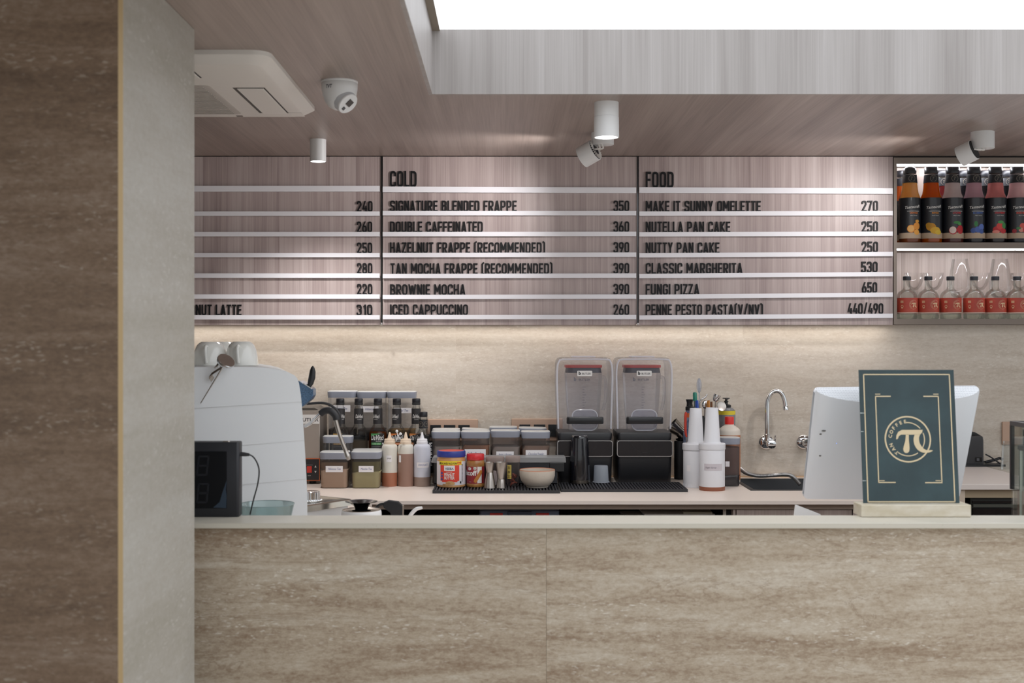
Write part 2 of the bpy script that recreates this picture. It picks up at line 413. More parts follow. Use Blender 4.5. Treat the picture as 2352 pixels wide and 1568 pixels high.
# narrow engineering-style capitals, drawn as strokes and cut from thick sheet
def _fil(pts, r, closed=False):
    n = len(pts); out = []
    for i, p in enumerate(pts):
        if not closed and i in (0, n-1): out.append(p); continue
        a, b = pts[i-1], pts[(i+1) % n]
        da = (a[0]-p[0], a[1]-p[1]); db = (b[0]-p[0], b[1]-p[1]); la = math.hypot(*da); lb = math.hypot(*db)
        q = min(r, la*.5, lb*.5); p0 = (p[0]+da[0]/la*q, p[1]+da[1]/la*q); p1 = (p[0]+db[0]/lb*q, p[1]+db[1]/lb*q)
        for k in range(6):
            t = k/5; out.append(((1-t)**2*p0[0]+2*t*(1-t)*p[0]+t*t*p1[0], (1-t)**2*p0[1]+2*t*(1-t)*p[1]+t*t*p1[1]))
    return out
TH = .137
def glyph(c):
    """(advance width, [stroke polylines], [slanted bars as x0,y0,x1,y1])"""
    Wd = .47; a = TH/2
    L, B, T = a, a, 1-a; R = Wd-a; M = .5; S = []; D = []
    q = .2
    if c == ' ': return .2, S, D
    if c in 'O0': S = [(_fil([(L, B), (R, B), (R, T), (L, T)], q, True), True)]
    elif c == 'C': S = [(_fil([(R, .68), (R, T), (L, T), (L, B), (R, B), (R, .32)], q), False)]
    elif c == 'G': S = [(_fil([(R, .70), (R, T), (L, T), (L, B), (R, B), (R, .48), (Wd*.52, .48)], .16), False)]
    elif c == 'D': S = [([(L, 0), (L, 1)], False), (_fil([(L, T), (R, T), (R, B), (L, B)], q), False)]
    elif c == 'E': Wd = .4; S = [([(L, 0), (L, 1)], False), ([(L, T), (Wd, T)], False), ([(L, .51), (Wd-.03, .51)], False), ([(L, B), (Wd, B)], False)]
    elif c == 'F': Wd = .39; S = [([(L, 0), (L, 1)], False), ([(L, T), (Wd, T)], False), ([(L, .49), (Wd-.03, .49)], False)]
    elif c == 'H': S = [([(L, 0), (L, 1)], False), ([(R, 0), (R, 1)], False), ([(L, M), (R, M)], False)]
    elif c == 'I': Wd = TH; S = [([(a, 0), (a, 1)], False)]
    elif c == 'J': S = [(_fil([(R, 1), (R, B), (L, B), (L, .3)], q), False)]
    elif c == 'L': Wd = .38; S = [([(L, 0), (L, 1)], False), ([(L, B), (Wd, B)], False)]
    elif c == 'T': Wd = .42; S = [([(Wd/2, 0), (Wd/2, 1)], False), ([(0, T), (Wd, T)], False)]
    elif c == 'U': S = [(_fil([(L, 1), (L, B), (R, B), (R, 1)], q), False)]
    elif c == 'P': S = [([(L, 0), (L, 1)], False), (_fil([(L, T), (R, T), (R, .43), (L, .43)], q), False)]
    elif c == 'R': S = [([(L, 0), (L, 1)], False), (_fil([(L, T), (R, T), (R, .46), (L, .46)], q), False)]; D = [(Wd*.48, .46, R+.005, 0)]
    elif c == 'B': S = [([(L, 0), (L, 1)], False), (_fil([(L, T), (R-.015, T), (R-.015, .52), (L, .52)], .16), False), (_fil([(L, .52), (R, .52), (R, B), (L, B)], .16), False)]
    elif c == 'S': S = [(_fil([(R, .72), (R, T), (L, T), (L, .54), (R, .46), (R, B), (L, B), (L, .28)], .15), False)]
    elif c == 'N': S = [([(L, 0), (L, 1)], False), ([(R, 0), (R, 1)], False)]; D = [(L, 1, R, 0)]
    elif c == 'M': Wd = .6; R = Wd-a; S = [([(L, 0), (L, 1)], False), ([(R, 0), (R, 1)], False)]; D = [(L, 1, Wd/2, .3), (R, 1, Wd/2, .3)]
    elif c == 'W': Wd = .72; D = [(a, 1, Wd*.28, 0), (Wd*.28, 0, Wd/2, .9), (Wd/2, .9, Wd*.72, 0), (Wd*.72, 0, Wd-a, 1)]
    elif c == 'A': Wd = .5; D = [(a, 0, Wd/2, 1), (Wd-a, 0, Wd/2, 1)]; S = [([(.14, .25), (Wd-.14, .25)], False)]
    elif c == 'V': Wd = .49; D = [(a, 1, Wd/2, 0), (Wd-a, 1, Wd/2, 0)]
    elif c == 'Y': Wd = .47; D = [(a, 1, Wd/2, .42), (Wd-a, 1, Wd/2, .42)]; S = [([(Wd/2, 0), (Wd/2, .45)], False)]
    elif c == 'K': S = [([(L, 0), (L, 1)], False)]; D = [(L+.04, .44, R+.01, 1), (L+.1, .5, R+.02, 0)]
    elif c == 'X': D = [(a, 0, R, 1), (a, 1, R, 0)]
    elif c == 'Z': Wd = .42; R = Wd-a; S = [([(0, T), (Wd, T)], False), ([(0, B), (Wd, B)], False)]; D = [(a, B, R, T)]
    elif c == '1': Wd = .3; S = [([(Wd-a, 0), (Wd-a, 1)], False)]; D = [(.06, .8, Wd-a, .97)]
    elif c == '2': S = [(_fil([(L, .70), (L, T), (R, T), (R, .62)], q), False), ([(L-.03, B), (Wd, B)], False)]; D = [(R, .64, L, B)]
    elif c == '3': S = [(_fil([(L, .74), (L, T), (R, T), (R, .52), (Wd*.42, .52)], .16), False), (_fil([(Wd*.42, .52), (R, .52), (R, B), (L, B), (L, .26)], .16), False)]
    elif c == '4': S = [([(0, .28), (Wd, .28)], False), ([(R-.04, 0), (R-.04, .56)], False)]; D = [(a, .28, Wd*.58, 1)]
    elif c == '5': S = [([(L+.01, .48), (L+.01, 1)], False), ([(L, T), (Wd-.02, T)], False), (_fil([(L, .58), (R, .58), (R, B), (L, B), (L, .27)], .17), False)]
    elif c == '6': S = [(_fil([(L, B), (R, B), (R, .56), (L, .56)], .18, True), False), ([(L, .2), (L, .5)], False), (_fil([(L, B), (R, B), (R, .56), (L, .56)], .18, True), True)]; D = [(L, .45, Wd*.62, 1)]
    elif c == '7': S = [([(0, T), (Wd, T)], False)]; D = [(Wd*.3, 0, R, T)]
    elif c == '8': S = [(_fil([(L+.01, .53), (R-.01, .53), (R-.01, T), (L+.01, T)], .16, True), True), (_fil([(L, B), (R, B), (R, .53), (L, .53)], .16, True), True)]
    elif c == '9': S = [(_fil([(L, .44), (R, .44), (R, T), (L, T)], .18, True), True)]; D = [(Wd*.38, 0, R, .55)]
    elif c == '(': Wd = .24; S = [(_fil([(Wd, 1.06), (a, .98), (a, -.0), (Wd, -.0)], .18), False)]
    elif c == ')': Wd = .24; S = [(_fil([(0, 1.06), (Wd-a, .98), (Wd-a, -.0), (0, -.0)], .18), False)]
    elif c == '/': Wd = .4; D = [(a, -.02, Wd-a, 1.08)]
    return Wd, S, D
def sign_text(mb, t, x0, x1, z0, h, yf, depth, right=None):
    """cut-out letters between x0 and x1 (or only as wide as they are), standing on z0, front face at yf"""
    gap = .098; adv = []; x = 0
    for c in t:
        w, S, D = glyph(c); adv.append((x, S, D)); x += w+gap
    total = x-gap; sx = (x1-x0)/total
    Mx = lambda u, v, y: Vector((x0+u*sx, y, z0+v*h))
    yb = yf+depth; lev = 0; yf0 = yf
    for ox, S, D in adv:
        for pts, closed in S:
            lev = (lev+1) % 9; yf = yf0+lev*.00012
            n = len(pts); lr = []
            for i, p in enumerate(pts):
                a = pts[i-1] if (i > 0 or closed) else p; b = pts[(i+1) % n] if (i < n-1 or closed) else p
                def nrm(p, q):
                    d = math.hypot(q[0]-p[0], q[1]-p[1])
                    return None if d < 1e-9 else ((p[1]-q[1])/d, (q[0]-p[0])/d)
                n1, n2 = nrm(a, p), nrm(p, b); n1 = n1 or n2; n2 = n2 or n1
                m = (n1[0]+n2[0], n1[1]+n2[1]); l = math.hypot(*m) or 1; m = (m[0]/l, m[1]/l)
                k = TH/2/max(.45, m[0]*n1[0]+m[1]*n1[1])
                lr.append(((p[0]+m[0]*k+ox, p[1]+m[1]*k), (p[0]-m[0]*k+ox, p[1]-m[1]*k)))
            seq = lr+[lr[0]] if closed else lr
            v = []
            for l, r in seq: v += [Mx(*l, yf), Mx(*r, yf), Mx(*l, yb), Mx(*r, yb)]
            f = []
            for i in range(len(seq)-1):
                o = 4*i; f += [(o, o+1, o+5, o+4), (o+1, o+3, o+7, o+5), (o+2, o, o+4, o+6)]
            if not closed: e = 4*(len(seq)-1); f += [(0, 2, 3, 1), (e, e+1, e+3, e+2)]
            mb.add(v, f)
        for xa, ya, xb, yb_ in D:
            lev = (lev+1) % 9; yf = yf0+lev*.00012
            L = math.hypot(xb-xa, yb_-ya); hw = TH/2*min(1.35, L/max(abs(yb_-ya), .3))
            if abs(yb_-ya) < .3: q = [(xa, ya-hw), (xb, yb_-hw), (xb, yb_+hw), (xa, ya+hw)]
            else: q = [(xa-hw, ya), (xa+hw, ya), (xb+hw, yb_), (xb-hw, yb_)]
            v = [Mx(u+ox, w, yf) for u, w in q]+[Mx(u+ox, w, yb) for u, w in q]
            mb.add(v, [(0, 1, 2, 3), (0, 4, 5, 1), (1, 5, 6, 2), (2, 6, 7, 3), (3, 7, 4, 0)])

def pi_logo(pr, u, v, s, mi, text='TAN COFFEE', ring=3.0, inner=True):
    """ringed pi emblem, outer radius s"""
    k = s/53.0
    pr.arc(u, v, 52*k, ring*k, 0, 360, mi, 64)
    if inner:
        pr.arc(u, v, 38.5*k, 2.2*k, -128, -55, mi, 48); pr.arc(u, v, 38.5*k, 2.2*k, -38, 22, mi, 48); pr.arc(u, v, 38.5*k, 2.2*k, 40, 96, mi, 48)
    # letters along the left of the ring
    n = len(text); a0, a1 = 229, 97
    for i, c in enumerate(text):
        if c == ' ': continue
        a = radians(a0+(a1-a0)*i/(n-1)); r = 41*k
        pr.text(c, u+r*cos(a), v+r*sin(a), h=8.2*k, mi=mi, bold=.03, rot=a-pi/2)
    def q(x, y): return (u+(x-1417)/3.5*k, v-(y-616)/3.5*k)
    bar = [(1322, 616), (1326, 585), (1342, 556), (1372, 541), (1540, 540), (1536, 560), (1516, 580), (1365, 579), (1346, 590), (1334, 616)]
    legl = [(1402, 578), (1424, 578), (1425, 620), (1428, 685), (1422, 716), (1404, 727), (1386, 722), (1377, 700), (1382, 672), (1396, 628)]
    pr.lift += .00004
    sm = lambda L: [(p.x, p.y) for p in spline([(x, y, 0) for x, y in L+[L[0]]], 4)][:-1]
    pr.poly([q(*p) for p in bar], mi); pr.poly([q(*p) for p in sm(legl)], mi)
    lo = [(1474, 578), (1464, 610), (1466, 650), (1480, 684), (1504, 710), (1536, 724), (1572, 725), (1600, 718), (1616, 707)]
    hi = [(1518, 578), (1508, 604), (1510, 640), (1522, 668), (1540, 690), (1560, 702), (1580, 706), (1598, 704), (1614, 706)]
    S2 = lambda L: [(p.x, p.y) for p in spline([(x, y, 0) for x, y in L], 4)]
    lo, hi = S2(lo), S2(hi)
    for i in range(len(lo)-1): pr.poly([q(*lo[i]), q(*lo[i+1]), q(*hi[i+1]), q(*hi[i])], mi)
    pr.lift -= .00004
# ================================================================ materials in use
M_board = wood('menu_wood', '#8a7977', '#b1a19e', '#ccbfbc', 'z', .40, .105)
M_ceil = wood('ceiling_wood', '#77685f', '#998a82', '#b0a29a', 'y', .38, .16, .9)
M_riser = wood('riser_wood', '#918b88', '#aca7a5', '#bfbbba', 'z', .42, .12, .8)
M_cab = wood('cabinet_wood', '#8f7d74', '#ab9a92', '#c1b2aa', 'z', .45, .1)
M_niche = wood('niche_wood', '#a08d80', '#bcaaa0', '#d0c1b7', 'z', .45, .09)
M_taupe = pm('taupe_board', '#85796f', .5)
M_wall = travertine('wall_travertine', '#beb0a0', '#d1c6b8', '#dcd3c7', '#e4ddd3', .42, .75, tile=(1.2, .206), vein=.25)
M_front = travertine('counter_travertine', '#8f7862', '#b9aa96', '#d2c9ba', '#e2dcd1', .5, .72, vein=.55, stains=True)
M_pillar_shaded = travertine('pillar_travertine_shaded', '#635040', '#7f6955', '#978473', '#ada192', .5, .7, vein=.3)  # brown stone, its colour darkened further to carry the shade on the front
M_pside = travertine('pillar_side_stone', '#a5a196', '#b2aea6', '#bcbab4', '#c5c2bc', .5, .45, vein=.25)
M_ledge = speckled('ledge_stone', '#cfcabd', '#b9b09e', 160, .5, .4)
M_top = speckled('worktop_stone', '#eee1d7', '#dccbbe', 260, .5, .38)
M_white = pm('white_plastic', '#e6e7e8', .38)
M_offw = pm('offwhite_plastic', '#e8e4df', .42)
M_rail = pm('white_rail', '#f1f0f5', .35)
M_black = pm('black_plastic', '#17191c', .38)
M_matte = pm('black_matte', '#1b1c1f', .62)
M_gloss = pm('black_gloss', '#0c0d10', .12, coat=.6)
M_rubber = pm('black_rubber', '#2a2a2d', .55)
M_letter = pm('black_acrylic', '#121215', .5, spec=.3)
M_chrome = pm('chrome', '#dfe0e2', .09, 1)
M_steel = pm('brushed_steel', '#b9b3ad', .33, 1)
M_steel2 = pm('satin_steel', '#a79f97', .38, 1)
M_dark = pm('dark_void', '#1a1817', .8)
M_floor = speckled('floor_tile', '#cdc4b8', '#b3a89b', 60, .6, .4)
M_paper = pm('white_paper', '#e9e6e8', .75)
M_ink = pm('blue_ink', '#5c6590', .7)
M_pblack = pm('print_black', '#1c1c20', .6)
M_pwhite = pm('print_white', '#e4e2df', .6)
M_gold = pm('print_gold', '#d9c7a3', .5)
M_glass = glass('clear_glass', '#fafbfa', edge=.35)
M_clear = glass('clear_plastic', '#f9f9fa', .05, '#eef0f3', .5, .08)
M_smoke = glass('smoky_plastic', '#efebea', .10, '#cfcac8', .5, .1)
M_shield = glass('blender_shield', '#fbfbfd', .055, '#e9ebf4', .62, .05)
M_frost = glass('frosted_plastic', '#dfe3ea', .62, '#d3dae4', .5, .3)

# ================================================================ room
def slab(name, mat, b, label, cat, **k):
    return structure(MB().box(*b).build(name, mat, smooth=0, **k), label, cat)
slab('floor', M_floor, (-4, 4.2, -2.5, 5.6, -.05, 0), 'pale speckled stone floor of the café', 'floor')
WY = 5.28
slab('wall_back', M_wall, (-3, 4.2, WY, WY+.3, 0, 1.5215), 'beige travertine back wall behind the worktop', 'wall')
slab('wall_left', M_pside, (-3.1, -3.0, 1.0, 5.6, 0, CEIL), 'pale stone side wall at the far left end of the bar', 'wall')
slab('wall_upper', M_taupe, (-3, 1.60, 5.30, 5.58, 1.5215, CEIL), 'plain wall behind the menu boards', 'wall')
# ceiling with the lit recess
EX = X(993, 3.894); EY = Yon(216, CEIL)
SKZ = 2.415
b = MB().box(-3.1, EX-.012, -2.5, 5.6, CEIL, CEIL+.04).box(EX-.012, 4.2, EY+.012, 5.6, CEIL, CEIL+.04)
structure(b.build('ceiling', M_ceil, smooth=0), 'pinkish brown wood grain ceiling over the bar', 'ceiling')
b = MB().box(EX, 4.2, EY, EY+.012, CEIL+.0, SKZ+.03)
structure(b.build('trim_1', M_riser, smooth=0), 'grey wood fascia on the far side of the lit ceiling recess', 'ceiling fascia')
b = MB().box(EX-.012, EX, -2.5, EY+.012, CEIL, SKZ+.03)
structure(b.build('trim_2', M_riser, smooth=0), 'grey wood fascia on the left side of the lit ceiling recess', 'ceiling fascia')
b = MB().box(EX, EX+.023, -2.5, EY, SKZ-.004, SKZ+.02)
structure(b.build('trim_3', pm('trim_brown', '#8d8273', .5), smooth=0), 'thin brown frame along the left edge of the luminous ceiling', 'trim')
b = MB().box(EX+.023, 4.2, -2.5, EY, SKZ, SKZ+.02)
structure(b.build('ceiling_light_panel', emat('sky_panel', '#f2f5f9', SKY_E), smooth=0), 'bright white luminous stretch panel in the ceiling recess', 'ceiling light')
slab('gap_shade_strip', M_dark, (-1.562, 2.3, 5.203, 5.30, 2.2105, CEIL-.0005), 'dark strip painted as the shadow gap where the menu boards meet the ceiling', 'trim')  # solid near-black strip stands in for the shade in this gap

# pillar
PX = X(280, 2.5); PB = 3.083; ch = .0075
b = MB().prism([(-1.9, 0), (PX-ch, 0), (PX-ch, CEIL-.001), (-1.9, CEIL-.001)], 2.5, 2.52)
p1 = b.build('pillar', M_pillar_shaded, smooth=0); structure(p1, 'tall square pillar with brown travertine front, toned darker for shade, at the left', 'pillar')
MB().box(-1.9, PX, 2.5+ch, PB, 0, CEIL-.001).build('side_cladding', M_pside, p1, smooth=0)
b = MB(); b.loft([[Vector((PX-ch, 2.5, z)), Vector((PX, 2.5+ch, z)), Vector((PX-.004, 2.5+ch+.002, z)), Vector((PX-ch-.002, 2.5+.004, z))] for z in (0, CEIL-.001)])
b.build('corner_strip', pm('bronze_strip', '#b39a70', .45, .2), p1, smooth=0)

# ================================================================ front counter
LZ = EYE-419/F*3.2; LB = (EYE-LZ)*F/401
ctr = thing('serving_counter', 'long beige travertine serving counter with a pale stone ledge', 'counter', (0, 0, 0))
MB().box(-1.7, 3.6, 3.2, LB, LZ-.0139, LZ).build('ledge', M_ledge, ctr, bevel=.0015)
MB().box(-1.7, X(1255, 3.225)-.0003, 3.226, 3.30, 0, LZ-.0139).build('front_panel', M_front, ctr, smooth=0)
MB().box(X(1255, 3.225)+.0003, 3.6, 3.226, 3.30, 0, LZ-.0139).build('front_panel', M_front, ctr, smooth=0)
MB().box(-1.62, 3.6, 3.302, 3.94, .03, CT-.025).box(-1.62, -.475, 3.94, 4.44, .03, CT-.025).build('cabinet_body', M_cab, ctr, smooth=0)
MB().box(-1.62, 3.6, 3.302, 3.95, CT-.025, CT).box(-1.62, -.47, 3.95, 4.46, CT-.025, CT).build('inner_worktop', M_top, ctr, smooth=0)

# ================================================================ back counter
WF = 4.49
wt = thing('back_worktop', 'long beige stone worktop along the back wall', 'worktop', (0, 0, 0))
SX0, SX1, SY0, SY1 = X(1713, 5.0)-.02, 1.44, 4.80, 5.21
RX = X(2196, WF)
b = MB()
b.box(-1.62, SX0, WF, WY-.002, CT-.0125, CT).box(SX1, RX, WF, WY-.002, CT-.0125, CT).box(SX0, SX1, WF, SY0, CT-.0125, CT).box(SX0, SX1, SY1, WY-.002, CT-.0125, CT)
b.build('slab', M_top, wt, smooth=0)
MB().box(-1.62, RX, WF+.02, WF+.04, CT-.0325, CT-.0125).build('apron', pm('apron_board', '#9b8a7c', .5), wt, smooth=0)
MB().box(-1.62, RX, WY-.012, WY-.002, CT, CT+.006).build('joint_strip', pm('joint_beige', '#c9a987', .5), wt, smooth=0)
# base unit: open shelf on the left, doors on the right
bu = thing('base_cabinet', 'open base unit with a dark shelf under the back worktop', 'cabinet', (0, 0, 0))
DX = X(1683, WF+.01)
b = MB().box(-1.62, DX, 5.18, 5.24, .05, CT-.04).box(-1.62, DX, WF+.05, 5.18, .765, .78).box(-1.62, DX, WF+.05, 5.18, .05, .065)
b.box(-1.62, -1.60, WF+.05, 5.18, .05, CT-.04).box(DX-.02, DX, WF+.045, 5.18, .05, CT-.033)
b.build('carcass', M_dark, bu, smooth=0)
MB().box(X(1661, WF+.04), X(1668, WF+.04), WF+.041, WF+.05, .05, CT-.034).build('edge_post', pm('post_pale', '#b9b1a6', .5), bu, smooth=0)
c2 = thing('sink_cabinet', 'wood grain cupboard under the sink end of the back worktop', 'cabinet', (0, 0, 0))
MB().box(DX+.002, RX-.002, WF+.045, 4.78, .05, CT-.034).build('carcass', M_cab, c2, smooth=0)
xs = [DX+.002, X(1690, WF+.03), X(1957, WF+.03), RX-.002]
for i in range(3):
    MB().box(xs[i]+.002, xs[i+1]-.002, WF+.025, WF+.043, .08, CT-.034).build('door' if i else 'filler', M_cab, c2, smooth=0)

# raised counter at the right end
RZ = EYE-(1112-CY)/F*WF
rw = thing('raised_counter', 'higher pale counter section at the right end of the back worktop', 'counter', (0, 0, 0))
RX0, RX1 = X(2197, WF)+.004, X(2420, WF)
MB().box(RX0, RX1, WF, WY-.002, RZ-.02, RZ).build('top', speckled('raised_top', '#ddd2cb', '#cfc3bb', 260, .4, .42), rw, bevel=.002)
MB().box(RX0+.01, RX1, WF+.018, WF+.03, RZ-.05, RZ-.0205).build('apron', pm('apron_tan', '#a39178', .5), rw, smooth=0)
MB().box(RX0+.005, RX0+.03, WF+.01, WF+.04, 0.05, RZ-.02).build('post', pm('post_beige', '#c9b8a6', .5), rw, smooth=0)
MB().box(RX0+.005, RX0+.02, WF+.04, 5.2, 0.05, RZ-.0205).build('side_panel', M_cab, rw, smooth=0)
fr_ = Fr(2275, WF+.03, 0.05)
fg = thing('undercounter_fridge', 'black undercounter fridge below the raised counter', 'fridge', fr_.loc)
x0, x1 = fr_.u(2230), fr_.u(2340)
MB().box(x0, x1, .006, .55, 0, fr_.w(1139)).build('body', pm('fridge_dark', '#2b2b27', .4), fg, smooth=0, bevel=.002)
MB().box(x0+.006, x1-.008, -.006, .006, .02, fr_.w(1167)).build('door', M_gloss, fg, smooth=0)
MB().box(x0+.006, x1-.008, -.008, .006, fr_.w(1164), fr_.w(1157)).build('handle_rail', pm('fridge_grey', '#45463f', .4), fg, smooth=0)
MB().box(x0+.006, x1-.008, -.002, .006, fr_.w(1155), fr_.w(1150)).build('finger_slot', M_gloss, fg, smooth=0)

# ================================================================ menu boards
BF = 5.2; k5 = BF/F
boards = [
 dict(x0=290, x1=875, name='menu board with prices 240 to 310, partly behind the pillar',
      rails=[(434, 434, 13), (491, 491, 10), (538, 538, 10), (586, 586, 9.5), (633, 633, 10), (681, 681, 10), (728.5, 728.5, 10)],
      rows=[(820, 856, '240'), (820, 855, '260'), (820, 855, '250'), (820, 855, '280'), (820, 855, '220'), (819, 855, '310')],
      names=[None, None, None, None, None, (397, 555, 'COCONUT LATTE')], head=None),
 dict(x0=879, x1=1463, name='menu board headed COLD between the other two boards',
      rails=[(435.5, 437.5, 13), (490, 490, 10), (538, 537.5, 10), (586, 585, 10), (634, 633, 10), (682, 681, 10), (728, 728, 10)],
      rows=[(1409, 1445, '350'), (1409, 1445, '360'), (1409, 1445, '390'), (1409, 1445, '390'), (1409, 1445, '390'), (1409, 1445, '260')],
      names=[(896, 1187, 'SIGNATURE BLENDED FRAPPE'), (896, 1109, 'DOUBLE CAFFEINATED'), (896, 1252, 'HAZELNUT FRAPPE (RECOMMENDED)'),
             (897, 1269, 'TAN MOCHA FRAPPE (RECOMMENDED)'), (896, 1069, 'BROWNIE MOCHA'), (896, 1075, 'ICED CAPPUCCINO')], head=(896, 957, 'COLD')),
 dict(x0=1467, x1=2051, name='menu board headed FOOD beside the bottle shelf',
      rails=[(437, 439.5, 13), (491, 490, 10), (538.5, 537, 10), (586.5, 583.5, 10), (634, 629.5, 10), (682, 676.5, 10), (729, 725, 10)],
      rows=[(1979, 2016, '270'), (1979, 2016, '250'), (1979, 2016, '250'), (1978, 2015, '530'), (1980, 2014, '650'), (1947, 2028, '440/490')],
      names=[(1483, 1747, 'MAKE IT SUNNY OMELETTE'), (1483, 1677, 'NUTELLA PAN CAKE'), (1483, 1652, 'NUTTY PAN CAKE'),
             (1483, 1705, 'CLASSIC MARGHERITA'), (1483, 1606, 'FUNGI PIZZA'), (1483, 1752, 'PENNE PESTO PASTA(V/NV)')], head=(1483, 1547, 'FOOD'))]
zb = Z(746, BF); zt = Z(359.5, BF)
for bd in boards:
    x0, x1 = X(bd['x0'], BF), X(bd['x1'], BF); root = thing('menu_board', 'pink-brown wood '+bd['name'], 'menu board', (x0, BF, zb), 'menu boards on the back wall')
    R = root.location
    MB().box(0, x1-x0, 0, .02, 0, zt-zb).build('panel', M_board, root, smooth=0, bevel=.001)
    for i, (yl, yr, h) in enumerate(bd['rails']):
        hh = h/2*k5
        def zz(py): return Z(py, BF)-zb
        a, c = zz(yl), zz(yr); w = x1-x0-.004
        m = MB()
        rings = []
        for xx, zc in ((.001, a), (w, c)):
            rings.append([Vector((xx, y, zc+z)) for y, z in ((-.012, -hh), (-.012, hh), (-.0095, hh), (-.0095, -hh+.003), (-.0005, -hh+.003), (-.0005, -hh))])
        m.loft(rings); m.build('rail', M_rail, root, smooth=0)
        if i == 0:
            t = bd['head']; H = 36.5*k5
        else:
            t = bd['names'][i-1]; H = 24.6*k5
        def base(px):
            s = (X(px, BF)-x0)/(x1-x0); return a+(c-a)*s+hh-.0008
        if t:
            m = MB(); sign_text(m, t[2], X(t[0], BF)-x0, X(t[1], BF)-x0, base((t[0]+t[1])/2), H, -.0065, .0058)
            m.build('heading_lettering' if i == 0 else 'item_lettering', M_letter, root, smooth=0)
        if i > 0:
            t = bd['rows'][i-1]; m = MB()
            sign_text(m, t[2], X(t[0], BF)-x0, X(t[1], BF)-x0, base((t[0]+t[1])/2), H, -.0065, .0058)
            m.build('price_lettering', M_letter, root, smooth=0)
    if bd['x0'] < 1400:     # black cord with a chrome end at the right edge
        e = x1-x0+.0025
        MB().box(e-.0022, e+.0026, -.004, .004, .006, zt-zb).build('edge_cord', M_gloss, root, smooth=0)
        m = MB(); m.ball((e, -.006, .004), .0068); m.build('cord_end', M_chrome, root)

st = thing('led_strip', 'slim light strip under the lower front edge of the menu boards', 'light strip', (0, 5.233, 1.5285))
m = MB().box(-1.55, 1.59, -.0075, -.006, -.005, -.0002).box(-1.55, 1.59, .006, .0075, -.005, -.0002).box(-1.55, 1.59, -.006, .006, -.0012, -.0002)
m.build('channel', M_steel, st, smooth=0)
MB().box(-1.548, 1.588, -.0058, .0058, -.0034, -.003).build('diffuser', emat('strip_warm', '#fff6ec', STRIP_E), st, smooth=0)

# ================================================================ bottle shelf
sx0 = X(2053, BF); SR = 2.30
sh = thing('wall_shelf', 'lit two-tier wall shelf of taupe board with syrup bottles', 'shelf', (0, 0, 0))
z_up = Z(556.5, BF); z_lo = Z(732, BF); z_bot = Z(745, BF); z_u2 = Z(571, BF)
MB().box(sx0, sx0+.013, BF, 5.47, z_bot, CEIL-.006).build('side_board', M_taupe, sh, smooth=0)
MB().box(sx0+.013, SR, BF, 5.47, z_bot, z_lo).build('bottom_board', M_taupe, sh, smooth=0)
MB().box(sx0+.013, SR, BF, 5.47, z_u2, z_up).build('middle_board', M_taupe, sh, smooth=0)
MB().box(sx0+.013, SR, BF, 5.47, 2.2005, CEIL-.006).box(sx0+.013, SR, BF, BF+.012, Z(376, BF), 2.2005).build('top_board', M_taupe, sh, smooth=0)
MB().box(sx0+.013, SR, 5.45, 5.47, z_lo, 2.2005).build('back_panel', M_niche, sh, smooth=0)
MB().box(SR-.001, SR+.012, BF, 5.47, z_bot, CEIL-.006).build('side_board', M_taupe, sh, smooth=0)
E2 = emat('strip_cool', '#f6f8ff', SHELF_E)
MB().box(sx0+.015, SR-.005, 5.298, 5.306, 2.1885, 2.2).build('light_strip', E2, sh, smooth=0)
MB().box(sx0+.015, SR-.005, 5.206, 5.214, z_u2-.0055, z_u2-.0002).build('light_strip', E2, sh, smooth=0)
slab('wall_right', M_wall, (SR+.012, 4.2, 5.2, 5.58, 1.5215, CEIL), 'stone wall to the right of the bottle shelf', 'wall')
# ================================================================ ceiling fittings
def downlight(cx, top_py, bot_py, hw, label, split):
    Y = Yon(top_py, CEIL)+hw*4.2/F; f = Fr(cx, Y, CEIL); t = thing('downlight', label, 'ceiling light', f.loc, 'surface downlights')
    r = hw*f.k; zb_ = f.w(bot_py)
    m = MB()
    if split:
        zs = f.w(split); m.lathe([(r*.985, 0), (r*.985, zs+.001), (r*.96, zs+.0005), (r*.96, zs-.0005), (r, zs-.001), (r*1.02, zb_), (r*.93, zb_), (r*.9, zb_+.006)], c1=False)
    else: m.lathe([(r, 0), (r, zb_), (r*.93, zb_), (r*.9, zb_+.006)], c1=False)
    m.build('housing', M_white, t)
    m = MB(); m.lathe([(r*.9, zb_+.0062), (r*.9, zb_+.0012), (r*.6, zb_+.0002), (.0004, zb_)], c0=False); m.build('lens', emat('lamp_white', '#ffffff', 5), t)
    l = bpy.data.lights.new('lamp', 'SPOT'); l.energy = DOWN_W; l.spot_size = radians(125); l.spot_blend = .6; l.shadow_soft_size = r*.8; l.color = (1, .97, .95)
    o = bpy.data.objects.new('lamp', l); COL.objects.link(o); o.parent = t; o.location = (0, 0, zb_-.012)
    return t
downlight(1393, 230, 316, 28.5, 'larger white cylinder downlight near the ceiling recess, lens lit', 269)
downlight(730.5, 318, 371, 18.5, 'small white cylinder downlight in front of the left menu board, lens lit', None)

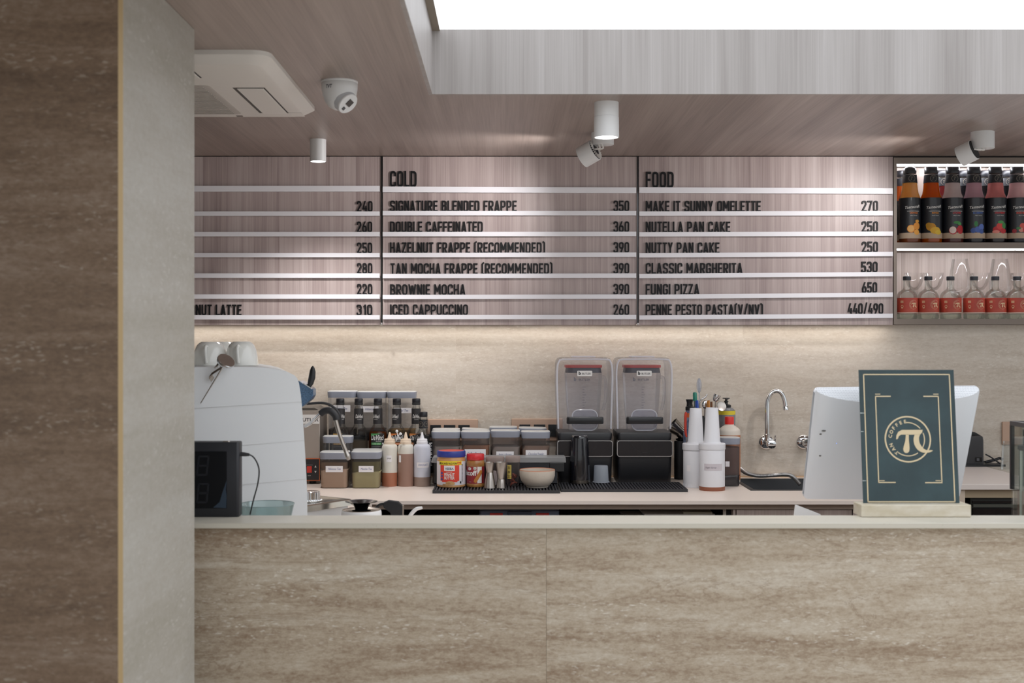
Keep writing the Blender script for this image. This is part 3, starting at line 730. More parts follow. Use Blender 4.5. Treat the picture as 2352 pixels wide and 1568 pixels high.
def spotlight(cx, top_py, bot_py, hw, hc, axis, rad, ln, label, aim, fins=True):
    Y = Yon(top_py, CEIL)+.02; f = Fr(cx, Y, CEIL); t = thing('spotlight', label, 'spotlight', f.loc, 'swivel spotlights aimed at the menu boards')
    m = MB(); m.lathe([(hw*f.k, 0), (hw*f.k, f.w(bot_py)), (hw*f.k*.96, f.w(bot_py)-.001)]); m.build('canopy', M_white, t)
    c = W(hc[0], hc[1], Y+.01)-f.loc; d = Vector(axis).normalized()
    M = Matrix.Translation(c) @ d.to_track_quat('Z', 'Y').to_matrix().to_4x4()
    h = MB(); h.lathe([(rad*.97, -ln*.5), (rad, -ln*.48), (rad, ln*.5), (rad*.92, ln*.5), (rad*.88, ln*.4)], n=36, c1=False); h.xf(M)
    hd = h.build('head', M_white, t)
    e = MB(); e.lathe([(rad*.88, ln*.39), (.001, ln*.4)], n=28, c0=False); e.xf(M); e.build('lens', emat('lamp_white', '#ffffff', 5), hd)
    b_ = MB()
    b_.lathe([(rad*.93, -ln*.5-.0004), (rad*.93, -ln*.5-.002)], n=32); b_.xf(M); b_.build('back_plate', M_matte, hd)
    if fins:
        b_ = MB()
        for i in range(26):
            a = 2*pi*i/26; s0 = len(b_.v); b_.box(rad*.5, rad*.93, -.0011, .0011, -ln*.5-.005, -ln*.5-.0018); b_.xf(Matrix.Rotation(a, 4, 'Z'), s0)
        b_.xf(M); b_.build('cooling_fins', M_offw, hd)
    y_ = MB(); p0 = Vector((0, 0, f.w(bot_py)))
    back = M @ Vector((0, 0, -ln*.5-.004)); q = [Vector((c.x*.25, -.006, f.w(bot_py)+.004)), Vector((c.x*.22+.006, -.012, c.z*.45+f.w(bot_py)*.55)), back+Vector((0, -.004, 0))]
    for dx in (-.006, .006): y_.tube([v+Vector((dx, 0, 0)) for v in q], .0032, n=8)
    y_.build('bracket', M_offw, t)
    l = bpy.data.lights.new('lamp', 'SPOT'); l.energy = SPOT_W; l.spot_size = radians(110); l.spot_blend = 1.0; l.shadow_soft_size = .03; l.color = (1, .96, .95)
    o = bpy.data.objects.new('lamp', l); COL.objects.link(o); o.parent = t; tip = M @ Vector((0, 0, ln*.5+.012)); o.location = tip
    o.rotation_euler = (Vector(aim)-(f.loc+tip)).to_track_quat('-Z', 'Y').to_euler()
    return t
spotlight(1384, 303, 332, 26, (1352, 353), (-.8, .42, -.42), .040, .058, 'white swivel spotlight half hidden behind the larger downlight, ribbed back showing', (-.68, 5.2, 1.80))
spotlight(2257, 301, 341, 26, (2221, 352), (-.72, .6, -.38), .038, .056, 'white swivel spotlight in front of the bottle shelf', (1.0, 5.2, 1.80), fins=False)

# air conditioner cassette
ACZ = CEIL-.032
ax1, ay0, ay1 = -.618, 3.30, 4.145
ac = thing('air_conditioner', 'off-white ceiling cassette air conditioner beside the pillar', 'air conditioner', (ax1-.45, (ay0+ay1)/2, CEIL))
cx_, cy_ = 0, 0; hx, hy = .45, (ay1-ay0)/2
m = MB(); m.rprism([(0, 0, 0, hx, hy, .05), (-.012, 0, 0, hx, hy, .05), (-.030, 0, 0, hx-.028, hy-.028, .04), (-.032, 0, 0, hx-.034, hy-.034, .04)], n=6)
m.build('panel', M_offw, ac)
def acq(x0, x1, y0, y1): return (x0-(ax1-.45), x1-(ax1-.45), y0-(ay0+ay1)/2, y1-(ay0+ay1)/2)
g = acq(-1.30, -.845, 3.60, 4.06)
m = MB(); m.rprism([(-.032, (g[0]+g[1])/2, (g[2]+g[3])/2, (g[1]-g[0])/2, (g[3]-g[2])/2, .02), (-.0335, (g[0]+g[1])/2, (g[2]+g[3])/2, (g[1]-g[0])/2-.003, (g[3]-g[2])/2-.003, .02)])
gr = m.build('intake_grille', pm('ac_grille', '#b9b3ad', .5), ac)
m = MB()
for i in range(22): y = g[2]+.02+i*(g[3]-g[2]-.04)/21; m.box(g[0]+.02, g[1]-.02, y-.003, y+.003, -.0352, -.0335)
m.build('grille_slat', pm('ac_grille2', '#c6c0ba', .5), gr, smooth=0)
for q in (acq(-.785, -.692, 3.635, 4.04), acq(-1.30, -.84, 3.40, 3.50)):
    dx = q[1]-q[0]; dy = q[3]-q[2]
    v = MB().box(q[0], q[1], q[2], q[3], -.0324, -.0318).build('outlet', pm('ac_slot', '#4c4845', .6), ac, smooth=0)
    MB().box(q[0]+(.012 if dy > dx else .004), q[1]-.004, q[2]+(.012 if dx > dy else .004), q[3]-.004, -.036, -.0325).build('vane', M_offw, v, smooth=0, bevel=.002)
q = acq(-.87, -.85, 4.085, 4.10); MB().box(*q, -.0335, -.0318).build('sensor', pm('ac_sensor', '#6d655f', .5), ac, smooth=0)
q = acq(-.69, -.65, 4.03, 4.10); MB().box(*q, -.0335, -.0316).build('corner_cap', M_offw, ac, smooth=0, bevel=.001)

# security camera
f = Fr(780, Yon(180, CEIL)+.045, CEIL)
sc_ = thing('security_camera', 'white turret security camera hanging from the ceiling beside the air conditioner', 'security camera', f.loc)
MB().lathe([(r*f.k, f.w(py)) for r, py in ((41, 181), (42, 183), (42, 190), (40.6, 191.5), (41.5, 193), (41, 205), (38, 221), (33, 234), (24, 246), (12, 252), (.1, 254))], n=56).build('housing', M_white, sc_)
dF = Vector((.62, -.42, -.66)).normalized(); cF = W(789, 228, f.Y-.012)-f.loc
M = Matrix.Translation(cF) @ dF.to_track_quat('Z', 'Y').to_matrix().to_4x4()
m = MB(); k = .0011
m.lathe([(32*k, -.018), (33*k, 0), (31*k, .012), (29*k, .019)], n=44); m.xf(M); eb = m.build('eyeball', pm('cam_grey', '#c9cbd0', .4), sc_)
m = MB(); m.lathe([(30*k, .0185), (30*k, .0225), (28.5*k, .0245)], n=44); m.xf(M); fp = m.build('face_plate', M_white, eb)
vx = (M.to_3x3() @ Vector((1, 0, 0))); 
e1 = (Vector((0.55, .0, .62))-dF*Vector((0.55, 0, .62)).dot(dF)).normalized(); e2 = dF.cross(e1)
o_ = cF+dF*.0249
m = MB()
def sq(c1, c2, h1, h2, d): 
    p = [o_+e1*(c1+a*h1)+e2*(c2+b*h2) for a, b in ((-1, -1), (1, -1), (1, 1), (-1, 1))]
    m.loft([p, [v+dF*d for v in p]])
sq(.005, .0, .010, .011, .0016); m.build('lens_window', M_gloss, fp, smooth=0)
m = MB(); sq(-.0185, .002, .005, .0055, .0012); m.build('sensor_window', pm('cam_sensor', '#57585b', .3), fp, smooth=0)
pr = Print(R=41.3*f.k); pr.lift = .0006; pr.text('TVT', -20*f.k, f.w(209), h=8.5*f.k, w=17*f.k, mi=0, bold=.03, shear=.15); pr.build('logo', pm('cam_logo', '#55575f', .5), sc_)

# ================================================================ bottles on the wall shelf
M_lab = pm('label_black', '#16181f', .42, coat=.25)
M_tan = pm('label_tan', '#c2ab93', .6)
def stand(cx, Y, z0): return Fr(cx, Y, z0)
def syrup(cx, Y, label, cap, neck_col, body_col, fruit, name_txt, name_col, full, group, rot=0.0, zb=None):
    f = Fr(cx, 5.262, zb); b0 = f.w(556); P_ = lambda pts: [(max(r, .02)*f.k, f.w(py)+0) for r, py in pts]
    t = thing('syrup_bottle', label, 'bottle', Fr(cx, Y, zb).loc, group, rz=rot)
    s = (f.w(388)-0)/(f.w(388)-b0) if False else 1
    glassp = [(23.5, 558.5), (24.2, 556), (24.2, 458), (23, 452), (20, 445), (18.3, 436), (17, 421), (15.4, 402), (14.4, 399), (14.4, 394)]
    M_l = glass('syrup_glass', '#fbf9f8', edge=.35)
    MB().lathe(P_(glassp)).build('glass', M_l, t)
    inner = [(22.9, 557.5), (23.4, 555), (23.4, 458), (22.2, 452.5), (19.2, 445.5), (17.5, 436)]
    if full: inner += [(16.2, 421), (15, 410)]
    else: inner = inner[:3]+[(23.2, 459)]
    MB().lathe(P_(inner)).build('syrup', syrupmat('syrup_'+body_col, body_col), t)
    if neck_col:   # film inside the shoulder, paled to stand in for light through the glass
        m = MB(); m.lathe(P_([(23.2, 458.5), (22.2, 452.5), (19.2, 445.5), (17.5, 436), (16.2, 421)]), c0=False, c1=False)
        m.build('backlit_film', glass('backlit_film_'+neck_col, '#f4eeee', .75, neck_col, .3), t)
    c = MB(); c.lathe(P_([(14.6, 399), (15.2, 397), (15.2, 386), (14.2, 384.4), (9, 384)] if cap != 'dome' else [(14.4, 399), (14.8, 396), (14.8, 391), (13, 386.5), (8, 383.7), (.1, 383)]))
    c.build('cap', pm('cap_black', '#1d1d23', .35), t)
    R = 24.4*f.k; L = MB(); L.lathe(P_([(24.5, 536), (24.5, 456)]), c0=False, c1=False); L.lathe(P_([(24.5, 549), (24.5, 536)]), c0=False, c1=False, mi=1)
    lb = L.build('label', [M_lab, M_tan], t)
    pr = Print(R=24.5*f.k); k = f.k; w = lambda py: f.w(py); U = lambda d: d*k
    pr.lift = .0004; pr.text('Tastecraft', 0, w(477), w=U(36), mi=0, shear=.35, bold=.012, rot=0.10)
    pr.text(name_txt, 2*k, w(493), h=U(4.4), w=U(min(25, 3.1*len(name_txt))), mi=1, bold=.02); pr.rect(-13*k, 16*k, w(487.4), w(486.7), 0); pr.text('FRUIT SYRUP', 2*k, w(498), h=U(1.9), mi=0)
    FR = {'orange': [('#e08a2c', -4, 527, 9.5, 9), ('#f0b768', -5, 527, 7.5, 7.4), ('#e8993c', 9, 521, 8.5, 8.5), ('#f0ab4c', 9, 535, 7, 6), ('#e6a23c', 10, 510, 5, 3.5)],
          'mango': [('#c98d1c', -8, 523, 11, 9), ('#dfae2c', 2, 531, 12, 8), ('#e6c03c', 9, 535, 8, 5.5), ('#b9861a', -13, 519, 7, 6)],
          'lychee': [('#b8262c', -7, 531, 9, 9), ('#e6d6cc', -7.6, 530, 7.6, 8), ('#bb2228', 10, 529, 8.5, 10), ('#3f8a46', 2, 513, 8, 3.4), ('#4d9a50', 8, 516, 5, 3)],
          'blueberry': [('#40589c', -10, 531, 6, 6), ('#4a64ae', 0, 529, 7, 7), ('#5b75bd', 9, 523, 7, 7), ('#435ca2', 9, 533, 6, 5.5), ('#39824a', -4, 516, 4, 6.5)],
          'strawberry': [('#c02a30', -6, 529, 9, 7.5), ('#d8453f', 2, 521, 9, 8), ('#e58a7c', -8, 534, 8, 3.6), ('#c42b32', 9, 532, 8, 6), ('#3f8a46', 11, 520, 5.5, 7), ('#4b9650', 3, 512, 7, 3.5)],
          'mixed': [('#a3303a', -15, 532, 5, 5), ('#d0574c', 3, 522, 7, 8), ('#d98f80', 0, 530, 6, 5), ('#c23a3c', 10, 530, 7, 7), ('#46844a', -6, 526, 5, 3)]}
    pr.build('label_print', [M_pwhite, pm('flavour_'+name_col, name_col, .5)], lb)
    cols = []; pr = Print(R=24.5*f.k)
    if fruit:
        for i, (col, u, py, ru, rv) in enumerate(FR[fruit]):
            pr.lift = .0005+.00012*i; pr.disc(u*k, w(py), ru*k, rv*k, i); cols.append(pm('fruit_'+col, col, .5))
    pr.build('fruit_print', cols, lb)
    nl = MB(); nl.lathe(P_([(17.3, 421), (15.7, 402.5)]), c0=False, c1=False); nk = nl.build('neck_label', M_lab, t)
    pr = Print(R=16.7*f.k); pr.lift = .0006
    for u in ((0,) if not rot else (-9, 13)):
        pr.arc(u*k, w(411.5), 7.2*k, .9*k); pr.text('T', u*k, w(415), h=7*k, shear=.3)
    pr.build('neck_print', pm('neck_emblem', '#7d7468', .5), nk)
    return t
FRONT = [(2089.5, 'dome', '#eab060', '#a0542a', 'orange', 'ORANGE', '#e07a2a', False, 'orange syrup bottle with domed cap, first in the front row of the upper shelf'),
         (2138.7, 'flat', None, '#dd6a12', 'mango', 'MANGO', '#e0902a', True, 'bright orange mango syrup bottle, full to the neck'),
         (2187.8, 'flat', '#d3c6c2', '#7a3f3a', 'lychee', 'LYCHEE', '#d03038', False, 'syrup bottle with red and white lychee on its label'),
         (2237, 'flat', '#c9a3ad', '#1c2030', 'blueberry', 'BLUEBERRY', '#4a6ab0', False, 'syrup bottle with blueberries on its label'),
         (2286.5, 'flat', '#e08f8a', '#241c22', 'strawberry', 'STRAWBERRY', '#d03038', False, 'syrup bottle with strawberries on its label'),
         (2336, 'flat', '#dcb3b5', '#1c2030', 'mixed', 'MIXED BERRY', '#d0402a', False, 'syrup bottle with mixed red berries on its label, last of the front row')]
SZ = z_up+.0004
for cx, cap, nc, bc, fr, nt_, ncol, full, lab in FRONT:
    syrup(cx, 5.262, lab, cap, nc, bc, fr, nt_, ncol, full, 'fruit syrup bottles in the front row', zb=SZ, rot=0.0)
BACK = [(2061, '#e06c18', 'orange', 'ORANGE', '#e07a2a', 'orange syrup bottle in the back row beside the shelf side'),
        (2163, '#8e2f30', 'strawberry', 'STRAWBERRY', '#d03038', 'red syrup bottle in the back row between the mango and lychee bottles'),
        (2214, '#1c1a20', 'blueberry', 'BLUEBERRY', '#4a6ab0', 'dark syrup bottle in the back row between the lychee and blueberry bottles'),
        (2263, '#201a1c', 'mixed', 'MIXED BERRY', '#d0402a', 'dark syrup bottle in the back row between the blueberry and strawberry bottles'),
        (2312, '#1a1a1e', 'blueberry', 'BLUEBERRY', '#4a6ab0', 'dark syrup bottle in the back row between the strawberry and mixed berry bottles')]
for cx, bc, fr, nt_, ncol, lab in BACK:
    syrup(cx+(14 if cx < 2100 else 0), 5.372, lab, 'flat', None, bc, fr, nt_, ncol, True, 'fruit syrup bottles in the back row', zb=SZ)

# small house bottles with red pi labels
M_red = mottled('label_red', '#a43a2e', '#b84a34', 6, .5)
M_cream = pm('label_cream', '#dcc39a', .5)
def house_bottle(cx, Y, zb, label):
    f = Fr(cx, Y, zb); P_ = f.prof; k = f.k
    t = thing('glass_bottle', label, 'bottle', f.loc, 'clear bottles with red pi labels')
    MB().lathe(P_([(22.5, 732.5), (24, 730.5), (24.2, 688), (23, 679), (19, 671), (12, 666), (8.6, 663), (7.6, 658), (7.6, 645), (8.4, 644), (8.4, 641)])).build('glass', glass('bottle_glass', '#fafcfa', edge=.55), t)
    MB().lathe(P_([(21.5, 732), (23, 730), (23, 722), (20, 720), (.1, 719.5)])).build('base', glass('bottle_base', '#f3f8f1', .10, '#eef3ec', .6), t)
    MB().lathe(P_([(8.8, 643.5), (9, 642), (9, 635.5), (8.2, 634.5)])).build('stopper', pm('cap_black', '#1d1d23', .35), t)
    L = MB(); L.lathe(P_([(24.4, 716.5), (24.4, 684.5)]), c0=False, c1=False); L.lathe(P_([(24.4, 719), (24.4, 717.4)]), c0=False, c1=False, mi=1)
    lb = L.build('label', [M_red, pm('label_pink', '#e3c6b8', .5)], t)
    pr = Print(R=24.4*k); pr.lift = .0005; pi_logo(pr, 8*k, f.w(700), 10.5*k, 0, ring=1.6, inner=False); pr.build('emblem', M_cream, lb); pr = Print(R=24.4*k); pr.lift = .0005
    for i in range(3): pr.rect(-22*k, -15*k, f.w(692+i*2), f.w(691+i*2), 0)
    pr.arc(-18*k, f.w(704), 2.6*k, .7*k); pr.text('w', -18*k, f.w(709), h=3*k)
    pr.build('side_print', M_cream, lb); return t
LZS = z_lo+.0004
hb = ['first', 'second', 'third', 'fourth', 'fifth', 'sixth']
for i, cx in enumerate((2083, 2132, 2183, 2237, 2286, 2336)):
    t = house_bottle(cx, 5.258, LZS, 'clear bottle with red pi label and black stopper, %s of the lower shelf' % hb[i])
# wine glasses and coupes behind them
M_wg = glass('wine_glass', '#fcfcfc', edge=.6)
def stem_glass(cx, Y, kind, label):
    f = Fr(cx, Y, LZS); k = f.k
    t = thing('wine_glass' if kind == 'w' else 'coupe_glass', label, 'glass', f.loc, 'wine glasses behind the red-label bottles' if kind == 'w' else 'coupe glasses behind the red-label bottles')
    if kind == 'w': p = [(.6, 690), (8, 688), (19, 678), (24.5, 662), (25, 648), (22, 625), (17, 594)]
    else: p = [(.6, 668), (8, 665), (16, 655), (20.5, 640), (21.5, 626)]
    q = [(max(r, .1)*k, f.w(py)) for r, py in p]; inn = [(max(r-.9, .05)*k, z+.0006) for r, z in [(a/k, b) for a, b in q]]
    MB().lathe(q, n=44, c1=False).build('bowl', M_wg, t)
    b0 = p[0][1]; MB().lathe([(1.6*k, f.w(b0+.5)), (1.3*k, f.w((b0+728)/2)), (1.8*k, f.w(725))]).build('stem', M_wg, t)
    MB().lathe([(19*k, 0), (19*k, .0012), (6*k, .0035), (1.8*k, f.w(725))]).build('foot', M_wg, t); return t
stem_glass(2205, 5.375, 'w', 'tall tulip wine glass, the left one of two on the lower shelf')
stem_glass(2297, 5.375, 'w', 'tall tulip wine glass, the right one of two on the lower shelf')
for cx, lab in ((2100, 'coupe glass behind the first red-label bottle'), (2145, 'coupe glass behind the second red-label bottle'), (2251, 'coupe glass between the two wine glasses'), (2343, 'coupe glass at the frame edge, behind the sixth red-label bottle')):
    stem_glass(cx, 5.375, 'c', lab)
# ================================================================ espresso machine
f = Fr(705, 3.75, CT); u, w = f.u, f.w
em = thing('espresso_machine', 'large white espresso machine seen from its stepped side panel, cups on top', 'espresso machine', f.loc)
XL = u(280)
outl = [(447, 842), (560, 842), (610, 843.5), (640, 848), (662, 854), (676, 861), (683, 868), (687, 880), (691, 905), (695, 950), (698.5, 1000), (702, 1060), (704.5, 1110), (705.8, 1150), (706, 1183), (706, 1200)]
def edge_x(py):
    for a, b in zip(outl[1:], outl[2:]):
        if a[1] <= py <= b[1]: return a[0]+(b[0]-a[0])*(py-a[1])/(b[1]-a[1])
    return 706
seams = [(942.5, 922), (1038, 1010), (1127, 1099)]          # row at the far left and at the right edge
body = MB(); body.prism([(XL, w(1200))]+[(XL, w(842))]+[(u(a), w(b)) for a, b in outl[1:]], .008, .62)
ROT = Matrix.Translation((u(706), 0, 0)) @ Matrix.Rotation(radians(12.5), 4, 'Z') @ Matrix.Translation((-u(706), 0, 0))
body.xf(ROT)
body.build('body', pm('machine_white', '#cfd1d2', .45), em, smooth=30)
tops = [None]+seams; bots = seams+[(1200, 1200)]
M_pan = pm('machine_panel', '#eef1f4', .42, bump=.03, bscale=500)
m = MB()
for i in range(4):
    tl, tr = tops[i] or (842, 868); bl, br = bots[i]
    if i == 0: top = [(280, 842)]+outl[1:7]+[(outl[7][0], outl[7][1])]
    else:
        tl, tr = tops[i]; top = [(280, tl-1), (edge_x(tr), tr-1)]
    mid = [p for p in outl if top[-1][1]+3 < p[1] < br-3]
    poly = top+mid+[(edge_x(br), br), (280, bl)]
    fr = []; bk = []
    for px, py in poly:
        t0 = tops[i][0]+(tops[i][1]-tops[i][0])*(px-280)/425 if i else 842
        b0 = bl+(br-bl)*(px-280)/425
        s_ = min(1, max(0, (py-t0)/(b0-t0))); y = -.001-.0075*s_*(1-.75*(px-280)/425)
        fr.append(Vector((u(px), y, w(py)))); bk.append(Vector((u(px), .009, w(py))))
    m.loft([fr, bk])
m.xf(ROT); m.build('side_panel', M_pan, em, smooth=20)
# front of the machine, right of the panel
m = MB(); a = [(683, 880), (688, 876), (718, 897), (716, 917), (700, 926), (690, 920)]; 
m.prism([(u(x), w(y)) for x, y in [(680, 874), (687, 876), (716, 895), (690, 915), (680, 915)]], .03, .085)
M_blue = mottled('blue_metallic', '#2f4a66', '#4d6f90', 300, .35, coat=.4)
m.prism([(u(x), w(y)) for x, y in [(680, 915), (690, 915), (716, 895), (716, 909), (711, 918), (692, 934), (680, 940)]], .03, .085)
bf = m.build('group_cover', M_blue, em, smooth=0, bevel=.002)
MB().prism([(u(x), w(y)) for x, y in [(682, 874.5), (687, 875.3), (714, 893), (713, 894.5), (686, 877.5)]], .028, .087).build('trim_edge', M_chrome, bf, smooth=0)
m = MB(); rings = []
for t, hw in ((0, 3.6), (.15, 6.6), (.45, 7.6), (.75, 6.6), (.92, 4), (1, .8)):
    cx = 703.5+(711.5-703.5)*t+2.2*sin(pi*t); cy = 889+(841-889)*t
    rings.append([Vector((u(cx+hw*cos(q)*1.02), .062+.010*sin(q)*(1-.5*t), w(cy+hw*.28*cos(q)))) for q in [2*pi*j/20 for j in range(20)]])
m.loft(rings); m.build('brew_paddle', M_black, em)
# steam wand
pts = [(692, .07, 982), (704, .06, 976), (717, .05, 965), (732, .045, 951)]
m = MB(); m.tube([(u(a), b, w(c)) for a, b, c in pts], .0052, n=12); sw = m.build('steam_wand', M_chrome, em)
pts = [(731, .046, 952), (742, .042, 945), (755, .04, 945), (766, .04, 956), (768.5, .04, 966)]
m = MB(); m.tube([(u(a), b, w(c)) for a, b, c in pts], [.0098, .0105, .0105, .010], n=14, sub=8); m.build('grip', M_rubber, sw)
m = MB(); m.tube([(u(765.5), .04, w(962)), (u(778), .036, w(1005)), (u(793), .033, w(1043))], [.0068, .0062, .0066], n=14, sub=5); m.build('wand_pipe', M_steel2, sw)
m = MB(); m.tube([(u(791), .033, w(1039)), (u(795.5), .033, w(1050)), (u(799), .032, w(1058))], [.0066, .0088, .005], n=16, sub=5); m.build('wand_tip', M_steel, sw)
m = MB(); m.tube([(u(690), .12, w(932)), (u(730), .12, w(930)), (u(755), .12, w(941)), (u(769), .12, w(962)), (u(768), .13, w(985))], .0042, n=10); m.build('hose', M_rubber, em)
# drip tray: polished box turned a little away
m = MB(); tz0, tz1 = w(1179), w(1162)
A = Vector((u(700), .015, 0)); B = Vector((u(791), .175, 0)); n_ = Vector((-(B-A).y, (B-A).x, 0)).normalized()*.30
poly = [A, B, B+n_, A+n_]; 
def ring(z, inset):
    c = sum(poly, Vector())/4; return [Vector((p.x+(c.x-p.x)*inset, p.y+(c.y-p.y)*inset, z)) for p in poly]
m.loft([ring(tz0, .03), ring(tz0+.002, 0), ring(tz1-.003, 0), ring(tz1, .03), ring(tz1, .10), ring(tz1-.0006, .12)])
dt = m.build('drip_tray', pm('tray_chrome', '#cfcac0', .14, 1), em, smooth=30)
m = MB(); m.loft([ring(tz0-.0004, .06), ring(w(1204), .10)]); m.build('tray_base', pm('machine_white', '#cfd1d2', .45), dt, smooth=0)
# ridged chrome cap standing on the tray
g = Fr(713, 3.87, CT+tz1)
cp = thing('metal_cap', 'fluted chrome cap with a beaded foot standing on the steel drip tray', 'cap', g.loc)
m = MB(); n = 60; rows = []
for r, z in ((.029, .006), (.029, .028), (.027, .0295), (.001, .030)):
    rows.append([Vector(((r+(.0009 if j % 2 else 0))*cos(2*pi*j/n), (r+(.0009 if j % 2 else 0))*sin(2*pi*j/n), z)) for j in range(n)])
m.loft(rows); m.build('knurled_ring', M_chrome, cp)
m = MB(); m.lathe([(.033, 0), (.0335, .0055), (.029, .0065)], n=40)
for j in range(30):
    a = 2*pi*j/30; m.ball((.0335*cos(a), .0335*sin(a), .0035), .003, n=8)
m.build('beaded_foot', M_chrome, cp)

# cups on the machine
def mug(px, Y, hw, top, label):
    f2 = Fr(px, Y, CT+w(842)+.0005); t = thing('cup', label, 'cup', f2.loc, 'white cups upside down on the espresso machine')
    k = f2.k; H = f2.w(top); r = hw*k
    M_c = pm('cup_white', '#f4f4ef', .15, coat=.5)
    MB().lathe([(r*.965, .004), (r, 0), (r, .003), (r*.97, H*.35), (r*.87, H*.66), (r*.74, H*.86), (r*.6, H*.955), (r*.53, H*.975), (r*.5, H), (r*.46, H*.995), (.001, H*.98)], n=48, c0=False).build('body', M_c, t)
    m = MB(); x = -.0
    m.tube([(x, -r*.80, H*.80), (x, -r*.80-.016, H*.80), (x, -r*1.0-.013, H*.62), (x, -r*.96-.004, H*.12)], [.0052, .0048, .0045], n=10); m.build('handle', M_c, t)
    return t
mug(555, 3.93, 38, 784, 'white cup upside down on the espresso machine, the one nearest its right end')
mug(483, 3.93, 40, 784.5, 'white cup upside down on the espresso machine, between the end cup and the pillar')
mug(513, 4.13, 36, 784.5, 'white cup upside down on the espresso machine, behind the two front cups')
mug(398, 3.91, 42, 788, 'white cup upside down on the espresso machine, mostly hidden by the pillar')

# thermometer clipped to the panel
f2 = Fr(510, 3.684, CT+w(842)); t = thing('thermometer', 'chrome dial thermometer clipped over the edge of the espresso machine panel', 'thermometer', f2.loc)
d = Vector((.42, -.38, .55)).normalized(); c = Vector((f2.u(523), -.030, f2.w(830)))
M = Matrix.Translation(c) @ d.to_track_quat('Z', 'Y').to_matrix().to_4x4()
m = MB(); k = f2.k; m.lathe([(5*k, -.016), (15*k, -.011), (20*k, -.004), (21*k, .002), (20.5*k, .006), (18.5*k, .0065), (.001, .0055)], n=44); m.xf(M); m.build('dial_case', M_chrome, t)
m = MB(); m.tube([c-d*.008, (f2.u(512), -.026, f2.w(849)), (f2.u(464), -.016, f2.w(925))], [.0024, .0022, .0014], n=8, sub=1); m.build('probe', M_steel, t)
m = MB()
def band(pts, wd):
    P = [Vector((f2.u(a), b, f2.w(c_))) for a, b, c_ in pts]; 
    dv = Vector((.55, .1, .8)).normalized()*wd
    m.loft([[p-dv, p+dv, p+dv+Vector((.0, -.0012, 0)), p-dv+Vector((0, -.0012, 0))] for p in P])
band([(516, -.026, 842), (503, -.026, 850), (487, -.022, 860), (487, -.012, 866), (491, -.010, 872)], .0075)
band([(511, -.018, 833), (500, -.014, 838), (495, .004, 839), (495, .014, 846)], .006)
m.build('clip', M_steel2, t, smooth=0)

# black number display on the ledge
f2 = Fr(470, 3.308, LZ+.0004); t = thing('display_box', 'black digital display box standing on the ledge beside the pillar', 'display', f2.loc)
x0, x1, z1 = f2.u(330), f2.u(549), f2.w(1015)
m = MB(); m.rprism([(0, (x0+x1)/2, .0225, (x1-x0)/2-.002, .0205, .006), (.003, (x0+x1)/2, .0225, (x1-x0)/2, .0225, .008), (z1-.003, (x0+x1)/2, .0225, (x1-x0)/2, .0225, .008), (z1, (x0+x1)/2, .0225, (x1-x0)/2-.002, .0205, .006)])
m.build('case', pm('display_case', '#23252b', .42), t)
m = MB().box(x0, f2.u(521), -.0012, 0.001, f2.w(1167), f2.w(1036)); sc = m.build('screen', pm('display_screen', '#101318', .16), t, smooth=0)
pr = Print(y=-.00125)
def seg7(cx, cy, W_, H_, th):
    sk = .10
    for (a, b, c_, d_) in ((-1, 1, 1, 1), (-1, 0, 1, 0), (-1, -1, 1, -1), (-1, 0, -1, 1), (1, 0, 1, 1), (-1, -1, -1, 0), (1, -1, 1, 0)):
        p, q = (cx+a*W_/2+b*H_*sk/2, cy+b*H_/2), (cx+c_*W_/2+d_*H_*sk/2, cy+d_*H_/2)
        if b == d_: pr.poly([(p[0], p[1]-th), (q[0], q[1]-th), (q[0], q[1]+th), (p[0], p[1]+th)])
        else: pr.poly([(p[0]-th, p[1]), (p[0]+th, p[1]), (q[0]+th, q[1]), (q[0]-th, q[1])])
for cy in (1069, 1132): seg7(f2.u(466), f2.w(cy), .025, .048, .0022); seg7(f2.u(405), f2.w(cy), .025, .048, .0022)
pr.build('digit_segments', pm('segment_dark', '#22252b', .3), sc)
m = MB(); q = [(521, 1103), (519, 1125), (521, 1140), (520, 1166), (490, 1165), (505, 1152), (512, 1128)]
m.prism([(f2.u(a), f2.w(b)) for a, b in q], -.0024, -.0018); m.build('peeling_film', glass('film', '#8fa3b4', .35, '#7d8fa4', .5), t, smooth=0)
m = MB(); m.tube([(f2.u(470), .01, z1), (f2.u(480), .01, z1+.002)], .003, sub=1)
MB().rprism([(z1-.0004, f2.u(517), .015, .010, .006, .004), (z1+.0022, f2.u(517), .015, .008, .005, .003)]).build('top_screw', M_steel, t)
m = MB(); m.tube([(x1-.001, .02, f2.w(1044)), (f2.u(556), .02, f2.w(1044.5)), (f2.u(569), .02, f2.w(1045.5))], [.0058, .0056, .0038], n=12, sub=2)
pl = m.build('power_plug', M_rubber, t)
m = MB(); m.tube([(f2.u(568), .02, f2.w(1045)), (f2.u(578), .022, f2.w(1051)), (f2.u(587), .026, f2.w(1067)), (f2.u(590), .03, f2.w(1086)), (f2.u(586), .034, f2.w(1115)), (f2.u(576), .038, f2.w(1150)), (f2.u(567), .042, f2.w(1186))], .0019, n=8); m.build('cable', M_black, pl)

